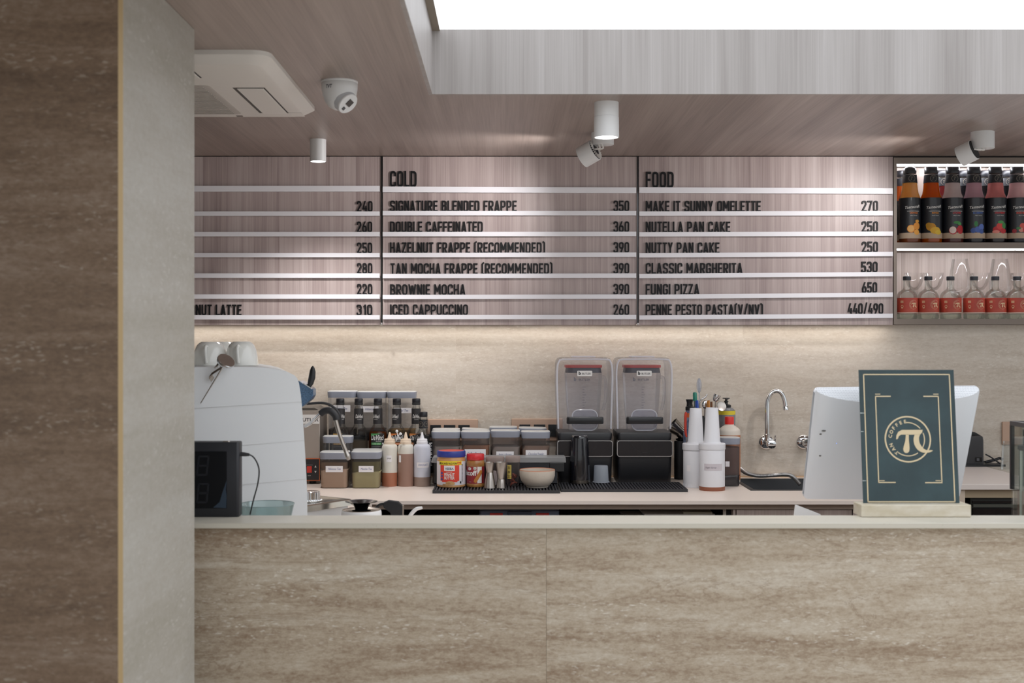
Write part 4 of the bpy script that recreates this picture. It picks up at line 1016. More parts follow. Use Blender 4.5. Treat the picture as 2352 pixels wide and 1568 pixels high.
# glass bowl behind the display
Yb = 3.56; f2 = Fr(613, Yb, CT+.0004); t = thing('glass_bowl', 'ribbed greenish glass bowl behind the counter ledge, in front of the espresso machine', 'bowl', f2.loc)
M_bg = glass('bowl_glass', '#e6f0f0', .10, '#c9dada', .7, .06); R = 63.5*f2.k; H = f2.w(1156.5)
n = 72; rows = []
for s_, (r, z) in enumerate(((.45, .003), (.55, .010), (.72, .040), (.86, .068), (.97, H-.004), (1.0, H), (.985, H+.0005), (.95, H-.004), (.83, .067), (.69, .040), (.5, .012), (.02, .008))):
    am = .010 if 0 < s_ < 4 else 0
    rows.append([Vector((R*r*(1+am*(1 if (j//3) % 2 else -1))*cos(2*pi*j/n), R*r*(1+am*(1 if (j//3) % 2 else -1))*sin(2*pi*j/n), z)) for j in range(n)])
m = MB(); m.loft(rows); m.build('glass', M_bg, t)
m = MB(); m.lathe([(R*.995, H-.0008), (R*1.004, H), (R*.985, H+.0008)], n=72, c0=False, c1=False); m.build('rim', pm('rim_teal', '#8aa3a6', .15, coat=.5), t)

# white grinder with a black funnel
f2 = Fr(830, 3.78, CT+.0004); u2, w2 = f2.u, f2.w; t = thing('coffee_grinder', 'white round appliance with a wide black funnel on top behind the ledge', 'coffee grinder', f2.loc)
k = f2.k
MB().lathe([(.055, 0), (.058, .004), (.0605, w2(1182)), (.0600, w2(1175)), (.0585, w2(1171.5)), (.056, w2(1170))], n=56, c1=False).build('body', M_white, t)
MB().lathe([(.0565, w2(1172)), (.0575, w2(1169.5)), (.054, w2(1169)), (.05, w2(1171)), (.03, w2(1172)), (.001, w2(1172))], n=56).build('top_ring', M_steel2, t)
MB().lathe([(.0185, w2(1172)), (.019, w2(1168)), (.0235, w2(1161)), (.034, w2(1155)), (.0475, w2(1151.8)), (.049, w2(1151)), (.0478, w2(1150.4)), (.036, w2(1152)), (.022, w2(1158)), (.001, w2(1160))], n=56).build('funnel', M_gloss, t)

# kettle with black handle and white spout
f2 = Fr(928, 3.868, CT+.0004); u2, w2 = f2.u, f2.w; t = thing('kettle', 'kettle behind the ledge, only its black handle and curved white spout showing', 'kettle', f2.loc)
MB().lathe([(.030, 0), (.034, .004), (.033, .016), (.026, .026), (.022, .028), (.001, .029)], n=40).build('body', M_white, t)
m = MB(); P_ = lambda pts: [(u2(a), w2(b)) for a, b in pts]
m.prism(P_([(882, 1165), (880, 1154), (893, 1148), (915, 1151), (925, 1160), (925, 1192), (900, 1192), (897, 1176)]), -.012, .010); hd = m.build('handle', M_matte, t, smooth=0, bevel=.0025)
m = MB(); m.prism(P_([(924.6, 1160), (927.5, 1160), (927.5, 1190), (924.6, 1190)]), -.009, .007); m.build('handle_edge', M_steel2, hd, smooth=0)
m = MB(); m.tube([(u2(861), -.002, w2(1170)), (u2(872), -.002, w2(1159)), (u2(886), -.002, w2(1158)), (u2(899), -.002, w2(1168)), (u2(903), -.002, w2(1190))], .0046, n=12); m.build('handle_loop', M_black, hd)
m = MB(); m.tube([(u2(922), -.02, .014), (u2(937), -.02, w2(1192)), (u2(946), -.02, w2(1178)), (u2(957), -.02, w2(1167)), (u2(971), -.02, w2(1163.5))], [.008, .0068, .0062, .0058, .0042], n=14, sub=8); m.build('spout', M_white, t)

# hot water boiler behind the machine
f2 = Fr(708, 5.02, CT+.0004); u2, w2 = f2.u, f2.w; t = thing('water_boiler', 'brushed steel countertop boiler with a red switch, behind the espresso machine', 'boiler', f2.loc)
x0, x1 = u2(672), u2(735)
M_bs = pm('boiler_steel', '#b5aca4', .4, .85)
MB().box(x0, x1, -.0, .20, .035, w2(942)).build('body', M_bs, t, smooth=0, bevel=.0025)
MB().prism([(u2(680), w2(942)), (u2(732), w2(942)), (u2(722), w2(936)), (u2(684), w2(936))], .004, .19).build('lid', pm('boiler_lid', '#4f4a45', .35), t, smooth=0, bevel=.001)
bd = MB().box(u2(684), u2(733.5), -.0022, .001, w2(973), w2(952)).build('badge', pm('badge_white', '#dcdad8', .35), t, smooth=0)
pr = Print(y=-.0023); pr.text('BUTLER', u2(732), w2(967.5), h=.0135, w=.076, bold=.02, al='r'); pr.build('badge_print', M_pblack, bd)
cp = MB().box(u2(676), u2(735), -.003, .001, w2(1104), w2(1052)).build('control_frame', pm('orange_frame', '#c96a3e', .4), t, smooth=0)
pn = MB().box(u2(677), u2(733), -.0042, -.002, w2(1101.5), w2(1054)).build('control_panel', pm('panel_black', '#27252a', .3), cp, smooth=0)
MB().box(u2(705.5), u2(717), -.010, -.004, w2(1085), w2(1070)).build('switch', pm('switch_red', '#d8362a', .3, coat=.4), cp, smooth=0, bevel=.0015)
pr = Print(y=-.0044); pr.poly([(u2(722.5), w2(1073)), (u2(727.5), w2(1073)), (u2(725), w2(1068))]); pr.poly([(u2(722.5), w2(1081)), (u2(727.5), w2(1081)), (u2(725), w2(1086))]); pr.text('Boiler', u2(711), w2(1092.5), h=.0035); pr.rect(u2(704), u2(719), w2(1067.4), w2(1067))
pr.build('panel_print', M_pwhite, pn)
for px in (716, 680): 
    for y in (.03, .17): MB().lathe([(.0135, 0), (.018, .0355)], u2(px), y, n=20).build('foot', M_black, t)
# ================================================================ back worktop, left group
def paper(parent, f, x0, x1, y0, y1, yface, txt, col=None, h=5, R=None, name='label'):
    """small hand-written paper label stuck on a front face"""
    pr = Print(y=yface, R=R); pr.lift = .0004; pr.rect(f.u(x0), f.u(x1), f.w(y1), f.w(y0)); lb = pr.build(name, M_paper, parent)
    if txt:
        pr = Print(y=yface, R=R); pr.lift = .0008; pr.text(txt, f.u((x0+x1)/2), f.w((y0+y1)/2+h*.42), h=h*f.k, w=min((x1-x0)*.74, h*.52*len(txt))*f.k, shear=.3); pr.build('handwriting', col or M_ink, lb)
M_lid = pm('canister_lid', '#8b8f9b', .42); M_lidtop = pm('canister_lid_top', '#c8c9c8', .4)
def canister(cx, wpx, Yc, dep, top, label, fill=None, level=.8, z0=CT+.0004, group='grey-lidded canisters', lab=None, tilt=0, fill2=None):
    f = Fr(cx, Yc, z0); t = thing('canister', label, 'canister', f.loc, group)
    hw = wpx/2*f.k; H = f.w(top); lh = .027; hd = dep/2
    M_b = M_clear if fill is None or level < .3 else M_smoke
    m = MB(); m.rprism([(0, 0, 0, hw*.86, hd*.86, .012), (.004, 0, 0, hw*.91, hd*.91, .018), (H*.5, 0, 0, hw*.93, hd*.93, .02), (H-lh*.6, 0, 0, hw*.955, hd*.955, .022)], c1=False); m.build('body', M_b, t)
    m = MB(); s0 = 0; m.rprism([(H-lh, 0, 0, hw*.965, hd*.965, .022), (H-.006, 0, 0, hw, hd, .024), (H-.002, 0, 0, hw*.99, hd*.99, .024)], mi=0, c1=False)
    m.rprism([(H-.002, 0, 0, hw*.99, hd*.99, .024), (H, 0, 0, hw*.95, hd*.95, .022)], mi=1, c0=False)
    if tilt: m.xf(Matrix.Translation((0, 0, H-lh)) @ Matrix.Rotation(tilt, 4, 'Y') @ Matrix.Translation((0, 0, lh-H)))
    m.build('lid', [M_lid, M_lidtop], t)
    if fill:
        zt_ = .004+(H-lh-.006)*level; m = MB()
        m.rprism([(.002, 0, 0, hw*.84, hd*.84, .012), (.006, 0, 0, hw*.89, hd*.89, .017), (zt_*.9, 0, 0, hw*.91, hd*.91, .018), (zt_, hw*.1, 0, hw*.86, hd*.86, .018)])
        m.build('contents', fill, t)
        if fill2:
            m = MB(); m.rprism([(zt_, 0, 0, hw*.90, hd*.90, .018), (H-lh-.012, 0, 0, hw*.92, hd*.92, .018)]); m.build('dusting', fill2, t)
    if lab: paper(t, f, *lab[:4], -hd*.95-.0005, lab[4], h=lab[5] if len(lab) > 5 else 5)
    return t
M_brown = speckled('tea_brown', '#c2a890', '#a68c74', 500, .7, .8); M_green = speckled('tea_green', '#b5af80', '#9a9568', 500, .7, .8)
M_cocoa = speckled('cocoa_powder', '#8d7566', '#765f52', 400, .6, .8); M_coffee = mottled('coffee_powder', '#876048', '#b3774c', 9, .8)
M_grey = mottled('grey_powder', '#968e88', '#aea59f', 8, .8)
M_dust1 = glass('dust_brown', '#e0d0c0', .7, '#a88c72', .2, .3); M_dust2 = glass('dust_green', '#d8d8c0', .7, '#97925f', .2, .3)
canister(770, 67, 4.912, .098, 1036, 'brown powder canister with hand-written label at the front of the worktop beside the boiler', M_brown, .66, lab=(752, 791, 1067, 1081, 'Hibiscus Tea', 5), fill2=M_dust1)
canister(842.5, 69, 4.912, .098, 1035, 'green powder canister with hand-written label at the front of the worktop', M_green, .56, lab=(827, 861, 1067, 1081, 'Matcha Tea', 5), fill2=M_dust2)
canister(777, 69, 5.012, .08, 1000, 'empty clear canister behind the brown powder canister', None)
canister(843.5, 67, 5.012, .08, 1031, 'canister behind the green powder one, only its pale lid top showing', M_grey, .5)
# riser with three tall canisters
RT = Z(1001, 5.16); f = Fr(860, 5.205, CT+.0004)
t = thing('riser_shelf', 'black metal riser shelf behind the syrup bottles, three canisters on it', 'riser', f.loc)
x0, x1 = f.u(752), f.u(986)
MB().box(x0, x1, -.056, .062, RT-CT-.018, RT-CT-.0006).build('top', M_matte, t, smooth=0, bevel=.001)
for xx in (x0+.002, x1-.012):
    for yy in (-.054, .050): MB().box(xx, xx+.01, yy, yy+.01, 0, RT-CT-.018).build('leg', M_matte, t, smooth=0)
M_tea1 = speckled('tea_dark', '#4c4038', '#2f2824', 300, .8, .8); M_tea2 = speckled('tea_herb', '#8a6a3c', '#4c3c28', 260, .9, .8)
canister(787.5, 67, 5.205, .098, 897, 'tall canister on the riser shelf, first of three from the left', M_tea1, .17, z0=RT, lab=(762, 808, 929, 944, 'Kashmiri Tea', 5), group='tall canisters on the riser shelf')
canister(855, 68, 5.205, .098, 898, 'tall canister on the riser shelf, middle one of three', M_tea1, .16, z0=RT, lab=(832, 872, 931, 945, 'Hibiscus', 5), group='tall canisters on the riser shelf')
canister(923.5, 67, 5.205, .098, 898, 'tall canister with flower tea on the riser shelf, last of three', M_tea2, .15, z0=RT, lab=(906, 947, 935, 947, 'Floral Tea', 5), group='tall canisters on the riser shelf')

# tall syrup bottles with black neck labels
M_sg = glass('syrup_clear', '#f8f9f9', edge=.5)
def tall_syrup(cx, label, amber=False, band='#d8a45c', rot=0.0, lab=True, Yc=5.1, liq=None):
    f = Fr(cx, Yc, CT+.0004); P_ = f.prof; k = f.k
    t = thing('syrup_bottle', label, 'bottle', f.loc, 'coffee syrup bottles with black neck labels')
    MB().lathe(P_([(19, 1106), (21, 1103), (21, 1003), (20.8, 997), (20.2, 990), (16.5, 983), (12, 977.5), (10.3, 973), (10.0, 940), (9.3, 936), (8.4, 933), (8.2, 927)])).build('glass', M_sg, t)
    if amber: MB().lathe(P_([(18.6, 1105), (20.2, 1102), (20.2, 1003), (19.9, 998), (18.8, 991.5)])).build('syrup', syrupmat('amber_syrup', '#7a3d14', .6), t)
    elif liq: MB().lathe(P_([(18.6, 1105), (20.2, 1102), (20.2, liq)])).build('syrup', glass('clear_syrup', '#d6cfc4', .1, '#c8beb2', .3), t)
    m = MB(); m.lathe(P_([(9.3, 929.5), (9.6, 928), (9.6, 924.6), (9.3, 924)])); m.build('cap_ring', M_matte, t)
    m = MB(); m.lathe(P_([(9.3, 923.6), (9.6, 922.5), (9.6, 916.5), (8.8, 914.8), (6, 914.3)])); m.build('cap', pm('cap_black', '#1d1d23', .35), t)
    m = MB(); m.lathe(P_([(10.8, 973), (10.6, 938.5)]), c0=False, c1=False); nl = m.build('neck_label', pm('neck_black', '#2a282a', .5), t)
    pr = Print(R=10.8*k); pr.lift = .0005; pr.text('DaVinci', (rot*12)*k, f.w(959.5), w=19*k, h=8.5*k, shear=.28, bold=.015, rot=0); pr.text('GOURMET', (rot*12)*k, f.w(963), h=1.6*k); pr.build('neck_print', M_pwhite, nl)
    if lab:
        R = 21.1*k; pr = Print(R=R); pr.lift = .0003; u0, u1 = -15*k, 18*k
        pr.rect(u0, u1, f.w(1062), f.w(994)); lb = pr.build('label', pm('bottle_label', '#2b2a2c', .45), t)
        pr = Print(R=R); pr.lift = .0007
        pr.poly([(u0, f.w(1000)), (u1*.5, f.w(994)), (u0, f.w(994))], 0)
        pr.text('DaVinci', 1*k, f.w(1009), w=31*k, h=12*k, mi=1, shear=.28, bold=.02); pr.text('GOURMET', 4*k, f.w(1012.5), h=2*k, mi=1)
        pr.rect(-14*k, 10*k, f.w(1020), f.w(1014.5), 0); pr.text('CLASSIC SYRUP', -2*k, f.w(1018.6), h=2.4*k, w=20*k, mi=1); pr.disc(14*k, f.w(1017), 2.2*k, mi=1)
        pr.rect(-14*k, 8*k, f.w(1024), f.w(1023), 2); pr.rect(-14*k, 4*k, f.w(1027), f.w(1026.2), 2)
        pr.disc(8*k, f.w(1040), 9*k, 5*k, 0)
        pr.build('label_print', [pm('band_'+band, band, .5), M_pwhite, pm('print_grey', '#8d8a88', .5)], lb)
    return t
tall_syrup(781.5, 'clear syrup bottle with black neck label, first of the row beside the boiler', band='#c9a15a', rot=.5)
tall_syrup(824, 'empty clear syrup bottle without a front label, second of the row', lab=False, rot=.25, liq=1010)
tall_syrup(868, 'amber syrup bottle with green and black label, middle of the row', amber=True, band='#4f9a56', rot=-.4)
tall_syrup(911.5, 'clear syrup bottle with orange and black label behind the squeeze bottles', band='#d97a35', rot=-.4)
tall_syrup(956, 'clear syrup bottle with orange label, last of the row', band='#d98a45', rot=.1)
f = Fr(972.5, 5.028, CT+.0004); k = f.k
t = thing('syrup_bottle', 'shorter clear syrup bottle with striped label at the right end of the bottle row', 'bottle', f.loc, 'coffee syrup bottles with black neck labels')
MB().lathe(f.prof([(20.5, 1110.4), (22.2, 1107), (22.2, 1012), (21, 1003), (17, 996), (11.5, 989), (10.2, 984), (9.7, 962), (9.2, 957)])).build('glass', M_sg, t)
MB().lathe(f.prof([(9.2, 957), (9.6, 955), (9.6, 947), (8.8, 945.4)])).build('cap', pm('cap_black', '#1d1d23', .35), t)
m = MB(); m.lathe(f.prof([(10.5, 983), (10.1, 964)]), c0=False, c1=False); nl = m.build('neck_label', M_lab, t)
pr = Print(R=10.4*k); pr.lift = .0005
for u_ in (-6, 8): pr.arc(u_*k, f.w(973.5), 6*k, .8*k); pr.text('T', u_*k, f.w(976.5), h=6*k, shear=.3)
pr.build('neck_print', pm('neck_emblem', '#7d7468', .5), nl)
m = MB(); m.lathe(f.prof([(22.4, 1085), (22.4, 1014)]), c0=False, c1=False); lb = m.build('label', M_lab, t)
pr = Print(R=22.5*k); pr.lift = .0005
for i in range(17): pr.rect(15*k, (26-(i*5) % 8)*k, f.w(1017+i*3.2), f.w(1015.6+i*3.2), n=3)
pr.build('label_print', M_pwhite, lb)

# squeeze bottles
def squeeze(cx, label, fill, body, cap, level, cream=True, lab=None, w_=18.2):
    f = Fr(cx, 4.956, CT+.0004); P_ = f.prof; k = f.k
    t = thing('squeeze_bottle', label, 'squeeze bottle', f.loc, 'plastic squeeze bottles with pointed nozzles')
    base = 1115.8
    MB().lathe(P_([(w_, level), (w_, 1029), (w_-.8, 1024), (w_-3, 1020.5), (12.3, 1019)]), n=36, c0=False).build('body', body, t)
    MB().lathe(P_([(w_-1, base), (w_, base-2), (w_, level)]), n=36).build('sauce', fill, t)
    m = MB(); m.lathe(P_([(12.8, 1019.5), (13, 1018.5), (13, 1014), (12.2, 1013), (12, 1008.5), (10.5, 1007.3), (5.5, 1006.8), (4.6, 1004), (1.8, 993), (1.2, 992), (.1, 992)]), n=30); m.build('nozzle_cap', cap, t)
    if lab: paper(t, f, *lab[:4], 0, lab[4], lab[6] if len(lab) > 6 else M_pblack, h=lab[5], R=w_*k)
    return t
M_sq = pm('squeeze_plastic', '#d9d5cb', .45, sss=.15); M_capc = pm('cap_cream', '#e3cfb8', .5, sss=.1)
squeeze(895, 'squeeze bottle one third full of orange-brown sauce, beside the green canister', pm('sauce_orange', '#a86c52', .4), M_sq, M_capc, 1084, lab=(889, 901, 1044, 1059, 'syrup', 3.5))
squeeze(932, 'squeeze bottle nearly full of brown sauce, between two other squeeze bottles', pm('sauce_brown', '#9c7c6e', .4), M_sq, M_capc, 1041, lab=(915, 922, 1044, 1060, '', 3))
squeeze(969.5, 'bluish white squeeze bottle with blue lettering, at the right of the squeeze bottles', mottled('sauce_choc', '#8a7468', '#9d8a80', 6, .5), pm('squeeze_plastic_blue', '#c9ccd8', .45, sss=.15), pm('cap_white', '#e3e3e8', .45), 1094, lab=(958, 988, 1060, 1072, 'CHOCOLATE', 5, pm('ink_blue', '#4a5c9a', .6)), w_=19.3)
f = Fr(914, 4.925, CT)
t = thing('nozzle_strap', 'white plastic strap with two small round nozzle covers between two squeeze bottles', 'strap', W(914, 1012, 4.93), None)
o = t.location; m = MB(); m.tube([W(909, 1013, 4.93)-o, W(914, 1003, 4.925)-o, W(919, 994, 4.93)-o], .0018, n=8); m.tube([W(919, 1009, 4.928)-o, W(914, 1000, 4.924)-o, W(911, 990, 4.926)-o], .0018, n=8)
m.build('strap', M_white, t)
for px, py in ((920, 996), (911.5, 990)): m = MB(); m.ball(W(px, py, 4.926)-o, .0058, .004, .0058, n=14); m.build('nozzle_cover', M_white, t)

# ---------------------------------------------------------------- sockets on the wall
M_sock = pm('socket_beige', '#c4a48e', .45)
def socket_plate(x0, x1, y0, y1, label, mods, cats='wall socket'):
    o = W((x0+x1)/2, (y0+y1)/2, WY-.001); t = thing('wall_socket', label, cats, o)
    a, b = W(x0, y1, WY), W(x1, y0, WY)
    MB().box(a.x-o.x, b.x-o.x, -.011, .0, a.z-o.z, b.z-o.z).build('plate', M_sock, t, smooth=0, bevel=.0025)
    for mx0, mx1, my0, my1 in mods:
        a, b = W(mx0, my1, WY), W(mx1, my0, WY)
        md = MB().box(a.x-o.x, b.x-o.x, -.0145, -.010, a.z-o.z, b.z-o.z).build('socket_insert', M_black, t, smooth=0, bevel=.001)
        cx, cz = (a.x+b.x)/2-o.x, (a.z+b.z)/2-o.z
        pr = Print(y=-.0147)
        for q in ((0, .008), (-.009, -.006), (.009, -.006)): pr.disc(cx+q[0], cz+q[1], .003)
        pr.build('pin_holes', M_gloss, md)
    return t
socket_plate(981, 1098, 962, 1012, 'beige socket plate with three black sockets above the left canisters', [(989, 1013, 975, 1003), (1020, 1046, 975, 1003), (1053, 1079, 975, 1003)])
socket_plate(1175, 1292, 961, 1012, 'beige socket plate with black sockets beside the left blender', [(1193, 1218, 974, 1002), (1226, 1252, 974, 1002), (1259, 1284, 974, 1002)])
socket_plate(2300, 2345, 968, 1021, 'plain beige socket plate on the wall at the right, behind the display case', [])

# ---------------------------------------------------------------- canisters right of the bottles
labs = [None, (1068, 1116, 1029, 1049, 'Coffee Powder', 6), (1140, 1180, 1034, 1049, 'Sugar / Brown', 5), (1207, 1255, 1031, 1049, 'Chocolate Powder', 5.5)]
desc = ['grey-brown powder canister, leftmost of the front row behind the peanut butter jar', 'orange-brown powder canister with a label, second of the front row behind the steel jiggers',
        'canister with a sugar label, third of the front row', 'dark cocoa canister with a label, nearest the left blender']
fills = [M_grey, M_coffee, M_grey, M_cocoa]
for i, cx in enumerate((1024.5, 1092.5, 1161, 1230)):
    canister(cx, 67, 5.062, .096, 989 if i != 2 else 987, desc[i], fills[i], (.82, .85, .8, .84)[i], group='grey-lidded canisters beside the blenders', lab=labs[i])
desc = ['canister in the back row, leftmost, behind the grey-brown powder canister', 'canister with a tilted lid in the back row behind the orange-brown powder canister', 'canister in the back row behind the sugar canister', 'canister in the back row behind the dark cocoa canister']
for i, cx in enumerate((1025, 1092, 1156, 1223)):
    canister(cx, 64, 5.172, .096, (984, 984, 979, 981)[i], desc[i], fills[(i+2) % 4], .75, group='grey-lidded canisters beside the blenders', tilt=(0, radians(3.5), 0, radians(1.2))[i])

# ---------------------------------------------------------------- bar mats
MT = .011
def bar_mat(x0, x1, yf, yb, label):
    Yf = Yon(yf); Yb_ = Yon(yb); f = Fr((x0+x1)/2, Yf, CT+.0003); t = thing('bar_mat', label, 'bar mat', f.loc, 'ribbed black bar mats')
    a, b = f.u(x0), f.u(x1); d = Yb_-Yf
    MB().box(a, b, 0, d, 0, MT*.45).box(a, b, 0, .006, MT*.45, MT).box(a, b, d-.006, d, MT*.45, MT).box(a, a+.006, .006, d-.006, MT*.45, MT).box(b-.006, b, .006, d-.006, MT*.45, MT).build('tray', M_rubber, t, smooth=0)
    m = MB(); n = int((b-a)/.0118)
    for i in range(1, n): xx = a+(b-a)*i/n; m.box(xx-.0029, xx+.0029, .006, d-.006, MT*.4, MT)
    m.build('ribs', pm('mat_rib', '#35353a', .5), t, smooth=0); return t
bar_mat(993.5, 1286.5, 1133, 1112, 'ribbed black bar mat under the peanut butter jar and the bowl')
bar_mat(1288.5, 1580, 1130, 1113, 'ribbed black bar mat in front of the blenders')
ZM = CT+MT+.0004

# caddy with lid
f = Fr(1145, 4.915, ZM); k = f.k
t = thing('condiment_caddy', 'long black condiment caddy with a clear grey lid behind the jars and bowl', 'caddy', f.loc)
m = MB(); x0, x1 = f.u(998), f.u(1280); H = f.w(1063)
m.box(x0, x1, 0, .004, 0, H).box(x0, x1, .078, .082, 0, H).box(x0, x0+.004, .004, .078, 0, H).box(x1-.004, x1, .004, .078, 0, H).box(x0, x1, 0, .082, 0, .004)
m.build('tray', pm('caddy_black', '#24262b', .4), t, smooth=0)
m = MB().box(f.u(1262), f.u(1296), -.004, .088, f.w(1083), f.w(1062)); m.build('hinge_block', M_black, t, smooth=0, bevel=.002)
m = MB(); m.prism([(f.u(990), f.w(1062)), (f.u(1300), f.w(1062)), (f.u(1299), f.w(1049)), (f.u(994), f.w(1049))], -.006, .088); 
m.build('lid', glass('caddy_lid', '#e6e7e8', .5, '#cfd0d1', .5, .15), t, smooth=0, bevel=.003)

# peanut butter jar
f = Fr(1036.5, 4.845, ZM); k = f.k; P_ = f.prof
t = thing('peanut_butter_jar', 'large peanut butter jar with blue lid and red and white label on the bar mat', 'jar', f.loc)
M_pb = mottled('peanut_butter', '#c08d58', '#d0a06c', 12, .35, coat=.3)
MB().lathe(P_([(31, 1116.3), (32.8, 1114.3), (32.8, 1058), (32.3, 1053.5), (31, 1050), (31, 1047)]), n=56).build('jar', M_pb, t)
m = MB(); m.lathe(P_([(32.6, 1047.5), (33, 1046), (33, 1036.5), (32, 1034.4), (29, 1033.8)]), n=56, c1=False); m.lathe(P_([(29, 1033.8), (.1, 1033.8)]), n=56, mi=1, c0=False); m.build('lid', [pm('lid_blue', '#2b3a8c', .4), pm('lid_red', '#c8463a', .5)], t)
R = 33.1*k; m = MB(); m.lathe([(R, f.w(1110.5)), (R, f.w(1057))], n=56, c0=False, c1=False); lb = m.build('label', pm('label_white', '#d9d6dc', .5), t)
pr = Print(R=R); U = lambda px: (px-1036.5)*k; w = f.w
pr.lift = .0003; pr.rect(U(1006.5), U(1064), w(1065), w(1055.5), 0); 
red = [(1010.5, 1065), (1057, 1065), (1057, 1100), (1055, 1103.5), (1014, 1103.5), (1010.5, 1100)]
for i in range(10):
    a, b = 1010.5+46.5*i/10, 1010.5+46.5*(i+1)/10; pr.rect(U(a), U(b), w(1103.5 if 0 < i < 9 else 1101), w(1065), 1, n=1)
pr.lift = .0006; pr.rect(U(1021), U(1046), w(1078), w(1066), 2)
pr.text('MEGA SAVER PACK ₹398', U(1029), w(1063.6), h=5*k, w=43*k, mi=3, bold=.02); pr.text('₹299', U(1057), w(1063.8), h=6.5*k, w=11*k, mi=1, bold=.03)
pr.lift = .0009; pr.text('VEEBA', U(1033.5), w(1075.5), h=5.2*k, w=20*k, mi=4, bold=.02); pr.text('CREAMY', U(1033), w(1082.2), h=2.6*k, mi=2)
pr.text('PEANUT', U(1033.5), w(1089.8), h=6.8*k, w=23.5*k, mi=2, bold=.03); pr.text('BUTTER', U(1033.5), w(1097.4), h=6.8*k, w=23.5*k, mi=2, bold=.03)
for i in range(3): pr.disc(U(1015), w(1083+i*7), 2.6*k, mi=5)
for i in range(14): pr.rect(U(1064.5), U(1067), w(1065+i*2.9), w(1063.4+i*2.9), 3, n=2)
pr.rect(U(1059), U(1062.5), w(1107), w(1102), 3, n=2)
for u_, v_, a, b, mi in ((1035, 1105.5, 10, 4.6, 6), (1027, 1109, 6, 2.2, 6), (1020.5, 1109, 3.5, 1.8, 7), (1041, 1107, 5.5, 2.8, 6), (1031, 1106, 5, 2.2, 7)): pr.disc(U(u_), w(v_), a*k, b*k, mi); pr.lift += .00008
pr.build('label_print', [pm('print_yellow', '#e8cf2e', .5), pm('print_red', '#d8402f', .5), M_pwhite, M_pblack, pm('print_navy', '#2f4f6e', .5), pm('print_blue', '#3b4a94', .5), pm('print_nut', '#c99f6c', .5), pm('print_nut2', '#b98a58', .5)], lb)

# biscuit spread jar
f = Fr(1092, 4.842, ZM); k = f.k; P_ = f.prof
t = thing('spread_jar', 'small biscuit spread jar with red lid and red label beside the peanut butter jar', 'jar', f.loc)
M_sp = mottled('spread', '#9c6a38', '#b58349', 14, .25, coat=.5)
MB().lathe(P_([(19.5, 1116.4), (20.7, 1114.6), (20.9, 1110), (20.3, 1108), (20.3, 1070), (20.9, 1068), (20.9, 1060), (19.5, 1056.5), (18.8, 1055)]), n=48).build('jar', M_sp, t)
MB().lathe(P_([(19.8, 1055.4), (20.3, 1054.5), (20.3, 1043.5), (19.6, 1041.8), (.1, 1041.4)]), n=48).build('lid', pm('lid_red2', '#cf2a30', .35, coat=.3), t)
R = 20.6*k; m = MB(); m.lathe([(R, w(1108)), (R, w(1069.5))], n=48, c0=False, c1=False); lb = m.build('label', pm('spread_label', '#96212c', .4, coat=.2), t)
pr = Print(R=R); U = lambda px: (px-1092)*k*1.08; w = f.w
pr.lift = .0003; pr.rect(U(1096.5), U(1107), w(1107.2), w(1069.8), 1, n=5)
pr.lift = .0007; pr.text('Biscoff', U(1077), w(1090), h=12*k, w=40*k, mi=1, bold=.035, shear=.05)
pr.disc(U(1079), w(1074.5), 4.5*k, 3.4*k, 1); pr.rect(U(1088.5), U(1094.5), w(1076), w(1070.5), 1, n=2); pr.lift = .001; pr.text('lotus', U(1079), w(1075.5), h=2.2*k, w=6*k, mi=0); pr.disc(U(1091.5), w(1073), 1.2*k, mi=3)
pr.lift = .0012; pr.poly([(U(1098)+x*k, w(1092)+y*k) for x, y in ((-10, -12), (-5, -15), (11, 9), (10, 14), (5, 14.5), (-9, -7))], 2)
pr.text('250 g', U(1081), w(1105.5), h=2.2*k, mi=1)
pr.build('label_print', [pm('print_maroon', '#8d1e28', .5), M_pwhite, pm('print_biscuit', '#c07a35', .5), pm('print_green', '#2c7a3a', .5)], lb)

# jiggers
def jigger(cx, top, bottom, rt, rw, rb, yw, label):
    f = Fr(cx, 4.787, ZM); P_ = f.prof; t = thing('jigger', label, 'jigger', f.loc, 'steel jiggers')
    MB().lathe(P_([(rw, yw), ((rw+rt)*.5+.3, (yw+top)/2), (rt, top+1), (rt, top), (rt-.8, top), (rw-1, yw-3), (.1, yw-2)]), n=40, c0=False).build('upper_cup', M_steel, t)
    MB().lathe(P_([(.1, yw+6), (rw-1, yw+4), (rb-1, bottom-1), (rb-.6, bottom), (rb, bottom-.6), ((rw+rb)*.5+.4, (yw+bottom)/2), (rw+.4, yw+1), (rw, yw)]), n=40, c1=False).build('lower_cup', M_steel, t)
    return t
jigger(1125, 1061, 1120.6, 10.5, 7.4, 13.2, 1084.5, 'hourglass steel jigger with the smaller cup on top, next to the spread jar')
jigger(1151, 1061, 1120.6, 13, 8.4, 11.2, 1100, 'hourglass steel jigger with the larger cup on top, next to the chilli cup')

def clear_cup(cx, Yc, hw, top, label):
    f = Fr(cx, Yc, ZM); P_ = f.prof; t = thing('plastic_cup', label, 'cup', f.loc, 'clear plastic cups behind the jiggers')
    MB().lathe(P_([(hw*.82, 1114.5), (hw*.85, 1113), (hw*.97, top+6)]), n=36, c1=False).build('cup', glass('cup_plastic', '#e6e1e0', .06, '#ddd5d2', .4, .08), t)
    MB().lathe(P_([(hw, top+13), (hw*1.02, top+2), (hw*.98, top), (.1, top)]), n=36, c0=False).build('lid', glass('cup_lid', '#e8dcd8', .4, '#dccfc9', .4, .2), t); return t, f
t, f = clear_cup(1137, 4.868, 21, 1048, 'clear plastic cup with lid and a white packet inside, behind the two jiggers')
MB().prism([(f.u(1131), 0.002), (f.u(1144), .002), (f.u(1142), f.w(1082)), (f.u(1133), f.w(1080))], -.004, .004).build('packet', M_paper, t, smooth=0, bevel=.001)
